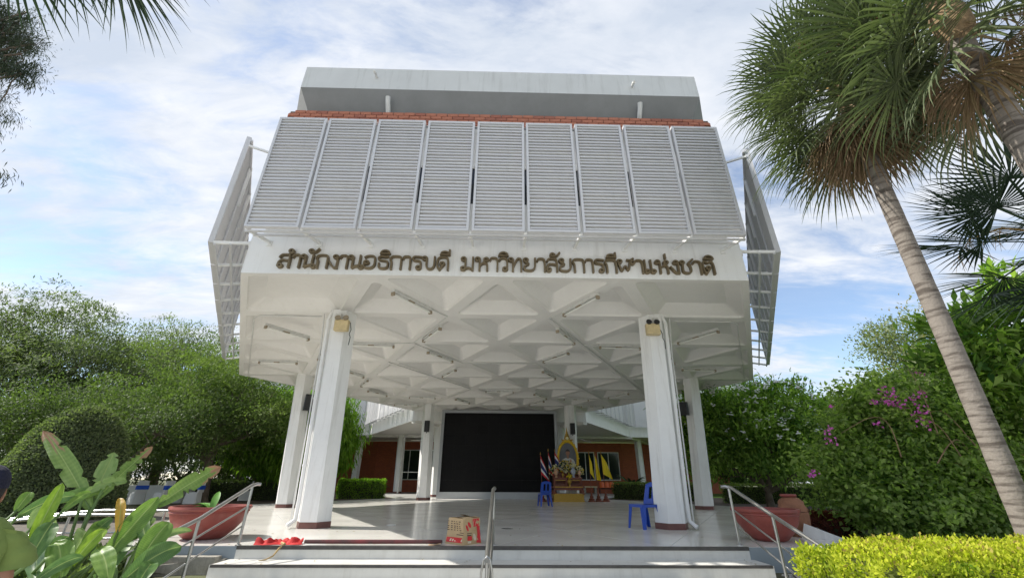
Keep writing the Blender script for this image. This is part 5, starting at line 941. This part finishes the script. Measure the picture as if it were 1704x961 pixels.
# ------------------------------------------------------------------ broad paddle-leaved plants, left foreground
PADDLE = {}
def paddle_mat(nm, c1, c2, edge=None):
    m = bpy.data.materials.new(nm); m.use_nodes = True; nt = m.node_tree; N = nt.nodes; L = nt.links; b = N['Principled BSDF']
    uv = N.new('ShaderNodeAttribute'); uv.attribute_name = 'span'; sp = N.new('ShaderNodeSeparateXYZ'); L.new(uv.outputs['Vector'], sp.inputs[0])
    w = N.new('ShaderNodeTexWave'); w.inputs['Scale'].default_value = 7; w.inputs['Distortion'].default_value = 1.2; w.bands_direction = 'Y'; L.new(uv.outputs['Vector'], w.inputs[0])
    n = N.new('ShaderNodeTexNoise'); n.inputs['Scale'].default_value = 3; n.inputs['Detail'].default_value = 5; L.new(uv.outputs['Vector'], n.inputs['Vector'])
    a = N.new('ShaderNodeMath'); a.operation = 'MULTIPLY_ADD'; L.new(w.outputs[0], a.inputs[0]); a.inputs[1].default_value = .12; L.new(n.outputs[0], a.inputs[2])
    cr = N.new('ShaderNodeValToRGB'); cr.color_ramp.elements[0].position = .3; cr.color_ramp.elements[0].color = (*c1, 1); cr.color_ramp.elements[1].position = .85; cr.color_ramp.elements[1].color = (*c2, 1); L.new(a.outputs[0], cr.inputs[0]); o = cr.outputs[0]
    # pale midrib
    ab = N.new('ShaderNodeMath'); ab.operation = 'ABSOLUTE'; L.new(sp.outputs[0], ab.inputs[0]); r = N.new('ShaderNodeMapRange'); L.new(ab.outputs[0], r.inputs[0]); r.inputs[1].default_value = .03; r.inputs[2].default_value = .075; r.inputs[3].default_value = .8; r.inputs[4].default_value = 0
    mx = N.new('ShaderNodeMix'); mx.data_type = 'RGBA'; L.new(r.outputs[0], mx.inputs[0]); L.new(o, mx.inputs[6]); mx.inputs[7].default_value = (.35, .45, .14, 1); o = mx.outputs[2]
    if edge:   # dried brown tip
        n2 = N.new('ShaderNodeTexNoise'); n2.inputs['Scale'].default_value = 2.2; n2.inputs['Detail'].default_value = 6; L.new(uv.outputs['Vector'], n2.inputs['Vector']); ad = N.new('ShaderNodeMath'); ad.operation = 'MULTIPLY_ADD'; L.new(n2.outputs[0], ad.inputs[0]); ad.inputs[1].default_value = 1.3; L.new(sp.outputs[1], ad.inputs[2])
        r2 = N.new('ShaderNodeMapRange'); r2.inputs[1].default_value = edge[1]; r2.inputs[2].default_value = edge[1] + .08; L.new(ad.outputs[0], r2.inputs[0]); m2 = N.new('ShaderNodeMix'); m2.data_type = 'RGBA'; L.new(r2.outputs[0], m2.inputs[0]); L.new(o, m2.inputs[6]); m2.inputs[7].default_value = (*edge[0], 1); o = m2.outputs[2]
    L.new(o, b.inputs['Base Color']); b.inputs['Roughness'].default_value = .42
    bp = N.new('ShaderNodeBump'); bp.inputs['Strength'].default_value = .08; bp.inputs['Distance'].default_value = .01; L.new(w.outputs[0], bp.inputs['Height']); L.new(bp.outputs[0], b.inputs['Normal'])
    tr = N.new('ShaderNodeBsdfTranslucent'); L.new(o, tr.inputs[0]); L.new(bp.outputs[0], tr.inputs[1]); ms = N.new('ShaderNodeMixShader'); ms.inputs[0].default_value = .35; L.new(b.outputs[0], ms.inputs[1]); L.new(tr.outputs[0], ms.inputs[2]); L.new(ms.outputs[0], N['Material Output'].inputs[0]); MATS[nm] = m; return m
PM = dict(g=paddle_mat('paddle_green', (.09, .19, .03), (.24, .38, .07)), y=paddle_mat('paddle_lime', (.15, .28, .02), (.34, .50, .06)), d=paddle_mat('paddle_dark', (.06, .14, .035), (.15, .27, .07)), b=paddle_mat('paddle_browned', (.12, .22, .04), (.26, .38, .09), ((.36, .20, .11), 1.42)), o=paddle_mat('paddle_orange', (.42, .30, .03), (.60, .34, .06)), p=paddle_mat('paddle_pale', (.18, .30, .08), (.34, .46, .16)))
def paddle(parent, ip, A_, B_, width, kind, bend=.12, roll=0.0, torn=0, up=None, fold=.3, seed=0):
    A_ = Vector(A_); B_ = Vector(B_); l = (B_ - A_).length; ax = (B_ - A_).normalized(); view = (A_ - Vector((.1, 0, 1.2))).normalized(); sd0 = ax.cross(view).normalized(); nn = sd0.cross(ax).normalized()
    if nn.z < 0: nn = -nn
    sd = ax.cross(nn).normalized(); q = Matrix.Rotation(roll, 3, ax); sd = q @ sd; nn = q @ nn; rd = random.Random(seed); nu, nv = 8, 26; vs = []; sp = []; fs = []
    notch = {}
    if torn:
        for side in (-1, 1):
            for _ in range(torn): notch[(side, rd.randint(4, nv - 3))] = rd.uniform(.35, .85)
    for j in range(nv + 1):
        t = j / nv; w = width * .5 * (sin(pi * min(1, t * .93 + .05)) ** .55) * (1 if t < .93 else max(.05, (1 - t) / .07) ** .6); c = A_.lerp(B_, t) + Vector((0, 0, l * bend * 4 * t * (1 - t) - 0 * t))
        for i in range(nu + 1):
            s = (i / nu - .5) * 2; rip = .014 * width * sin(t * 34 + seed + s * 2) * abs(s) + .10 * width * noise.noise(Vector((t * 4 + seed, s, 0))); w2 = w
            nt_ = notch.get((1 if s > 0 else -1, j))
            if nt_ and abs(s) > .3: w2 = w * (1 - nt_ * (abs(s) - .3) / .7)
            vs.append(tuple(c + sd * s * w2 + nn * (abs(s) ** 1.3 * w * fold + rip))); sp.append((s, t * l / max(.05, width) * .6, seed * 3.1) if kind != 'b' else (s, t, seed * 3.1))
    fs = [(j * (nu + 1) + i, j * (nu + 1) + i + 1, (j + 1) * (nu + 1) + i + 1, (j + 1) * (nu + 1) + i) for j in range(nv) for i in range(nu)]
    me = bpy.data.meshes.new('paddle_leaf'); me.from_pydata(vs, [], fs); a = me.attributes.new('span', 'FLOAT_VECTOR', 'POINT'); a.data.foreach_set('vector', [x for v in sp for x in v]); me.materials.append(PM[kind]); me.polygons.foreach_set('use_smooth', [True] * len(fs)); me.update()
    return link('leaf', me, parent, ip)
def paddles(lab, base, leaves, cat='plant'):
    e = empty('paddle_leaved_plant', base, 0, lab, cat, 'broad-leaved plants in the left foreground'); ip = Matrix.Translation(-Vector(base)); st = mat('green_stalk', (.10, .17, .04), .5, var=.3) if 'green_stalk' not in MATS else MATS['green_stalk']
    for i, L_ in enumerate(leaves):
        (u0, v0), (u1, v1), wpx, kind, d0, d1 = L_[:6]; kw = L_[6] if len(L_) > 6 else {}
        a = at(u0, v0, d0); b = at(u1, v1, d1); w = wpx * (d0 + d1) / 2 / 679 / 1.1 * .74; paddle(e, ip, a, b, w, kind, seed=i + int(base[0] * 7) % 11, **kw)
        g = Vector(base) + Vector((random.uniform(-.18, .18), random.uniform(-.15, .15), 0)); m_ = g.lerp(a, .55) + Vector((0, 0, .12)); mb = MB(); mb.tube([g, g.lerp(m_, .5) + Vector((0, 0, .04)), m_, a, a.lerp(b, .12)], [.024, .020, .016, .011, .006], 7); mb.build('stalk', st, e, True, ip)
paddles('tall plant with long torn paddle leaves and brown scorched tips', (-3.95, 4.6, -.67),
 [((150, 845), (72, 716), 34, 'b', 4.7, 4.9, dict(bend=.02, torn=2, fold=.25)), ((158, 822), (190, 752), 34, 'p', 4.8, 5.0, dict(torn=9, fold=.2, bend=.02)), ((160, 830), (254, 742), 26, 'b', 4.8, 5.2, dict(torn=7, bend=.03)),
  ((170, 815), (80, 835), 24, 'g', 4.7, 4.6, dict(bend=.03)), ((140, 820), (212, 800), 22, 'p', 4.6, 4.9, dict(torn=5))])
paddles('plant whose long bright leaf droops right over the ramp rail', (-3.45, 4.4, -.67),
 [((176, 925), (264, 826), 40, 'g', 4.3, 4.5, dict(fold=.45, bend=.01)), ((262, 840), (368, 776), 36, 'b', 4.6, 4.9, dict(fold=.4, torn=3, bend=.04)), ((228, 940), (282, 868), 42, 'g', 4.2, 4.4, dict(fold=.35)), ((205, 965), (302, 908), 42, 'd', 4.1, 4.4, dict(fold=.3)), ((248, 906), (320, 882), 14, 'p', 4.3, 4.6), ((196, 885), (199, 828), 17, 'o', 4.3, 4.4, dict(fold=.5)), ((230, 970), (255, 935), 30, 'd', 4.0, 4.2)])
paddles('clump of lime and dark paddle leaves beside the person', (-4.0, 3.5, -.67),
 [((48, 910), (104, 803), 26, 'y', 3.6, 3.8, dict(fold=.6, bend=.02)), ((44, 940), (88, 868), 36, 'd', 3.5, 3.7, dict(fold=.3)), ((100, 962), (92, 900), 42, 'g', 3.6, 3.7, dict(fold=.15)), ((118, 940), (176, 880), 26, 'y', 3.7, 3.9, dict(fold=.5)), ((30, 858), (130, 824), 26, 'd', 4.0, 4.2), ((50, 880), (78, 842), 30, 'p', 3.9, 4.0), ((26, 850), (52, 818), 22, 'g', 4.1, 4.2), ((180, 965), (160, 912), 36, 'g', 3.7, 3.8, dict(fold=.2)), ((60, 965), (140, 925), 24, 'd', 3.5, 3.7), ((104, 850), (152, 818), 18, 'g', 4.1, 4.3)])
LV = []
rq = random.Random(5)
for i in range(16): u = rq.uniform(60, 250); v = rq.uniform(895, 975); LV.append(((u, v), (u + rq.uniform(-45, 55), v - rq.uniform(22, 60)), rq.uniform(18, 34), rq.choice('gddgdp'), 4.2 + rq.uniform(0, .5), 4.3 + rq.uniform(0, .6), dict(fold=rq.uniform(.2, .5))))
paddles('low thicket of darker paddle leaves along the ramp rail', (-4.5, 4.9, -.67), LV)
hedge('low mixed undergrowth behind the paddle-leaved plants', (-8.2, 6.6), (-5.0, 6.4), 1.3, .45, LF_DARK, 9000, .12, .06, -.55, None, .12, 'undergrowth')
hedge('low dark undergrowth at the left end of the entrance steps', (-6.0, 5.3), (-4.5, 5.5), 1.2, .40, LF_MID, 7000, .12, .06, -.67, None, .12, 'undergrowth')

# ------------------------------------------------------------------ person at the left edge
def skin_obj(name, verts, edges, radii, m, parent, sub=2):
    me = bpy.data.meshes.new(name); me.from_pydata(verts, edges, []); o = link(name, me, parent); sk = o.modifiers.new('skin', 'SKIN'); sk.use_smooth_shade = True
    me.materials.append(m)
    for i, r in enumerate(radii):
        d = me.skin_vertices[0].data[i]; d.radius = (r, r) if not isinstance(r, tuple) else r; d.use_root = (i == 0)
    ss = o.modifiers.new('sub', 'SUBSURF'); ss.levels = sub; ss.render_levels = sub; return o
def person():
    e = empty('person', (-2.475, 2.36, -.67), R(66), 'person in dark cap and green short-sleeved shirt at the left edge', 'person')
    # local: x right, y forward, z up
    V = [(0, 0, .92), (0, .0, 1.08), (0, -.01, 1.26), (0, -.01, 1.38), (0, .0, 1.45), (0, .015, 1.52)]; Rr = [(.15, .11), (.14, .10), (.16, .11), (.09, .07), (.050, .050), (.050, .052)]; E = [(0, 1), (1, 2), (2, 3), (3, 4), (4, 5)]
    for s in (-1, 1):
        n = len(V); V += [(s * .15, -.012, 1.35), (s * .225, -.02, 1.12), (s * .225, .06, .88), (s * .225, .08, .80)]; Rr += [.045, .046, .036, .028]; E += [(3, n), (n, n + 1), (n + 1, n + 2), (n + 2, n + 3)]
        n = len(V); V += [(s * .09, 0, .82), (s * .10, .01, .48), (s * .10, -.02, .10), (s * .10, .10, .045)]; Rr += [.088, .060, .042, .036]; E += [(0, n), (n, n + 1), (n + 1, n + 2), (n + 2, n + 3)]
    body = skin_obj('body', V, E, Rr, SKIN, e)
    for s in (-1, 1):
        mb = MB()
        for k, (dx, l) in enumerate(((.028, .068), (.010, .076), (-.009, .072), (-.027, .058))): x = s * .225; mb.tube([(x + dx * .25, .085 + dx, .75), (x + dx * .25 + s * .002, .09 + dx * 1.05, .75 - l * .5), (x - s * .006, .095 + dx, .75 - l), (x - s * .016, .098 + dx, .75 - l * 1.25)], [.0095, .009, .008, .005], 7)
        mb.tube([(s * .225, .10, .79), (s * .215, .13, .765), (s * .21, .135, .73)], [.012, .010, .007], 7); mb.lathe([(.014, -.055), (.022, -.03), (.024, 0), (.018, .03)], (s * .225, .085, .785), 10, sy=1.7); mb.build('hand', SKIN, e, True)
    # head with face
    mb = MB()
    def hd(u, v):
        th = 2 * pi * u; ph = pi * v; x, y, z = sin(ph) * sin(th), sin(ph) * cos(th), cos(ph); r = Vector((x * .076, y * .096, z * .118))
        if z < 0: r.x *= 1 + z * .22; r.y *= 1 + z * .05 + (.10 * -z if y > 0 else -.1 * -z)
        f = max(0, y) ** 6; r.y += f * (.018 * math.exp(-((z + .12) / .16) ** 2) * math.exp(-(x / .18) ** 2) - .006 * math.exp(-((z - .12) / .1) ** 2)); return tuple(r + Vector((0, .03, 1.605)))
    mb.grid(hd, 32, 24); mb.build('head', SKIN, e, True)
    for s in (-1, 1):
        mb = MB(); mb.grid(lambda u, v: (s * (.074 + .014 * sin(pi * v)), .018 + .020 * cos(2 * pi * u) * v, 1.60 + .034 * sin(2 * pi * u) * v - .004), 14, 5); mb.tube([(s * .082, .018 + .019 * cos(a), 1.60 + .033 * sin(a)) for a in [k * 2 * pi / 12 for k in range(11)]], .005, 6); mb.build('ear', SKIN, e, True)
        mb = MB(); mb.tube([(s * .080, .035, 1.615), (s * .074, .07, 1.59), (s * .05, .115, 1.575)], .0022, 5); mb.tube([(s * .08, .02, 1.575), (s * .07, .06, 1.55), (s * .045, .11, 1.54)], .0022, 5); mb.build('mask_strap', WCLOTH, e)
        mb = MB(); mb.lathe([(0, -.008), (.010, 0), (0, .008)], (s * .03, .118, 1.625), 8); mb.build('eye', BLACK, e, True)
    mb = MB(); mb.grid(lambda u, v: ((u - .5) * .125, .128 + .018 * cos((u - .5) * pi) - .035 * abs(2 * u - 1) ** 2 - .02 * v, 1.505 + .085 * v), 8, 6); mb.build('face_mask', WCLOTH, e, True)
    mb = MB(); mb.grid(lambda u, v: (.081 * sin(pi * (.60 + .80 * u)) * sin(pi * .5 + v * .62), .024 + .101 * cos(pi * (.60 + .80 * u)) * sin(pi * .5 + v * .62), 1.64 - .095 * v), 20, 5); mb.build('hair', mat('black_hair', (.015, .012, .012), .7), e, True)
    mb = MB(); mb.grid(lambda u, v: (.088 * sin(2 * pi * u) * cos(v * pi / 2), .024 + .108 * cos(2 * pi * u) * cos(v * pi / 2), 1.635 + .115 * sin(v * pi / 2) ** .8), 28, 8); mb.grid(lambda u, v: ((u - .5) * .15, .10 + (.085 * v) * cos((u - .5) * 2), 1.642 + .01 * cos((u - .5) * 3) - .02 * v), 8, 4); mb.build('cap', CAPM, e, True)
    # shirt, sleeves, trousers, shoes
    mb = MB(); prof = [(.175, .125, .80), (.178, .128, .92), (.172, .122, 1.06), (.188, .128, 1.22), (.196, .126, 1.32), (.185, .110, 1.385), (.125, .088, 1.435), (.070, .066, 1.455), (.066, .062, 1.47)]
    def sh(u, v):
        q = v * (len(prof) - 1); i = min(int(q), len(prof) - 2); t = q - i; a = [prof[i][k] * (1 - t) + prof[i + 1][k] * t for k in range(3)]; th = 2 * pi * u; wr = 1 + .07 * noise.noise(Vector((cos(th) * 2.4, sin(th) * 2.4 + v * 3, v * 7)))
        return (a[0] * sin(th) * wr, a[1] * cos(th) * wr - .005, a[2])
    mb.grid(sh, 36, 24)
    for s in (-1, 1):
        def sl(u, v):
            th = 2 * pi * u; c = Vector((s * (.135 + .095 * min(1, v * 1.4)), -.012, 1.385 - .18 * v)); r = .082 + .004 * v + .006 * noise.noise(Vector((th * 1.5, v * 6, s))) + .006 * sin(v * 17 + th * 2); return tuple(c + Vector((cos(th) * r, sin(th) * r * 1.0, (cos(th) * s) * -.03 * (1 - v) + .012 * cos(th) * s)))
        mb.grid(sl, 20, 10)
    mb.build('shirt', SHIRT, e, True)
    mb = MB(); mb.lathe([(.072, 0), (.080, .012), (.076, .032), (.066, .034)], (0, .0, 1.455), 20, sy=.95); mb.build('collar', SHIRT, e, True)
    mb = MB(); mb.grid(lambda u, v: (.165 * sin(2 * pi * u), .118 * cos(2 * pi * u), .78 + .15 * v), 24, 3)
    for s in (-1, 1): mb.lathe([(.060, .07), (.066, .3), (.075, .5), (.098, .80), (.09, .88)], (s * .092, 0, 0), 18, sy=1.1)
    mb.build('trousers', TROUS, e, True)
    for s in (-1, 1): mb = MB(); mb.box((s * .10, .045, .035), (.095, .27, .07), bev=.03, taper=.85); mb.build('shoe', BLACK, e)
    e.scale = (.97, .97, .985)
    for ch in e.children:
        if ch.name.split('.')[0] in ('head', 'ear', 'mask_strap', 'eye', 'face_mask', 'hair', 'cap'): ch.location.z = -.060
person()
# ------------------------------------------------------------------ gravel and leaf litter near the right steps
def litter():
    mb = MB(); rd = random.Random(3)
    for i in range(900): x = rd.uniform(4.4, 6.4); y = rd.uniform(5.6, 7.4); s = rd.uniform(.008, .026); z = ground_z(x, y); mb.box((x, y, z + s * .3), (s * 2, s * 1.5, s), Matrix.Rotation(rd.uniform(0, 3), 3, 'Z'), taper=.6)
    tag(mb.build('gravel', mat('gravel_stone', (.42, .40, .36), .9, var=.4, vscale=30)), 'pale gravel on the ground beside the right end of the steps', 'gravel', None, 'stuff')
litter()

def leaf_litter():
    rd = random.Random(9); n = 150; P = np.zeros((n, 3)); 
    for i in range(n):
        x = rd.uniform(-5.2, 5.2) if i % 3 else rd.uniform(-5.4, -3.0); q = rd.random(); P[i] = (x, TC[1] - S3 * TS + .1 + 3.5 * rd.random() ** 2.2, .006) if q < .5 else ((max(-3.8, min(3.9, x)), TC[1] - S3 * TS - rd.uniform(.05, .46), -.164) if q < .8 else (max(-3.8, min(3.9, x)), TC[1] - S3 * TS - rd.uniform(.55, .95), -.334))
    AX = unit(n); AX[:, 2] *= .1; NR = np.tile([0., 0., 1.], (n, 1)) + unit(n) * .2; L = RNG.uniform(.02, .06, n)
    o = link('fallen_leaves', leaf_mesh('fallen_leaves', P, AX, NR, L, L * .45, RNG.random(n), leafmat('leaf_fallen', (.10, .06, .03), (.34, .26, .10), .1), fold=.12)); tag(o, 'small dry leaves scattered on the terrace edge and steps', 'leaves', None, 'stuff')
leaf_litter()
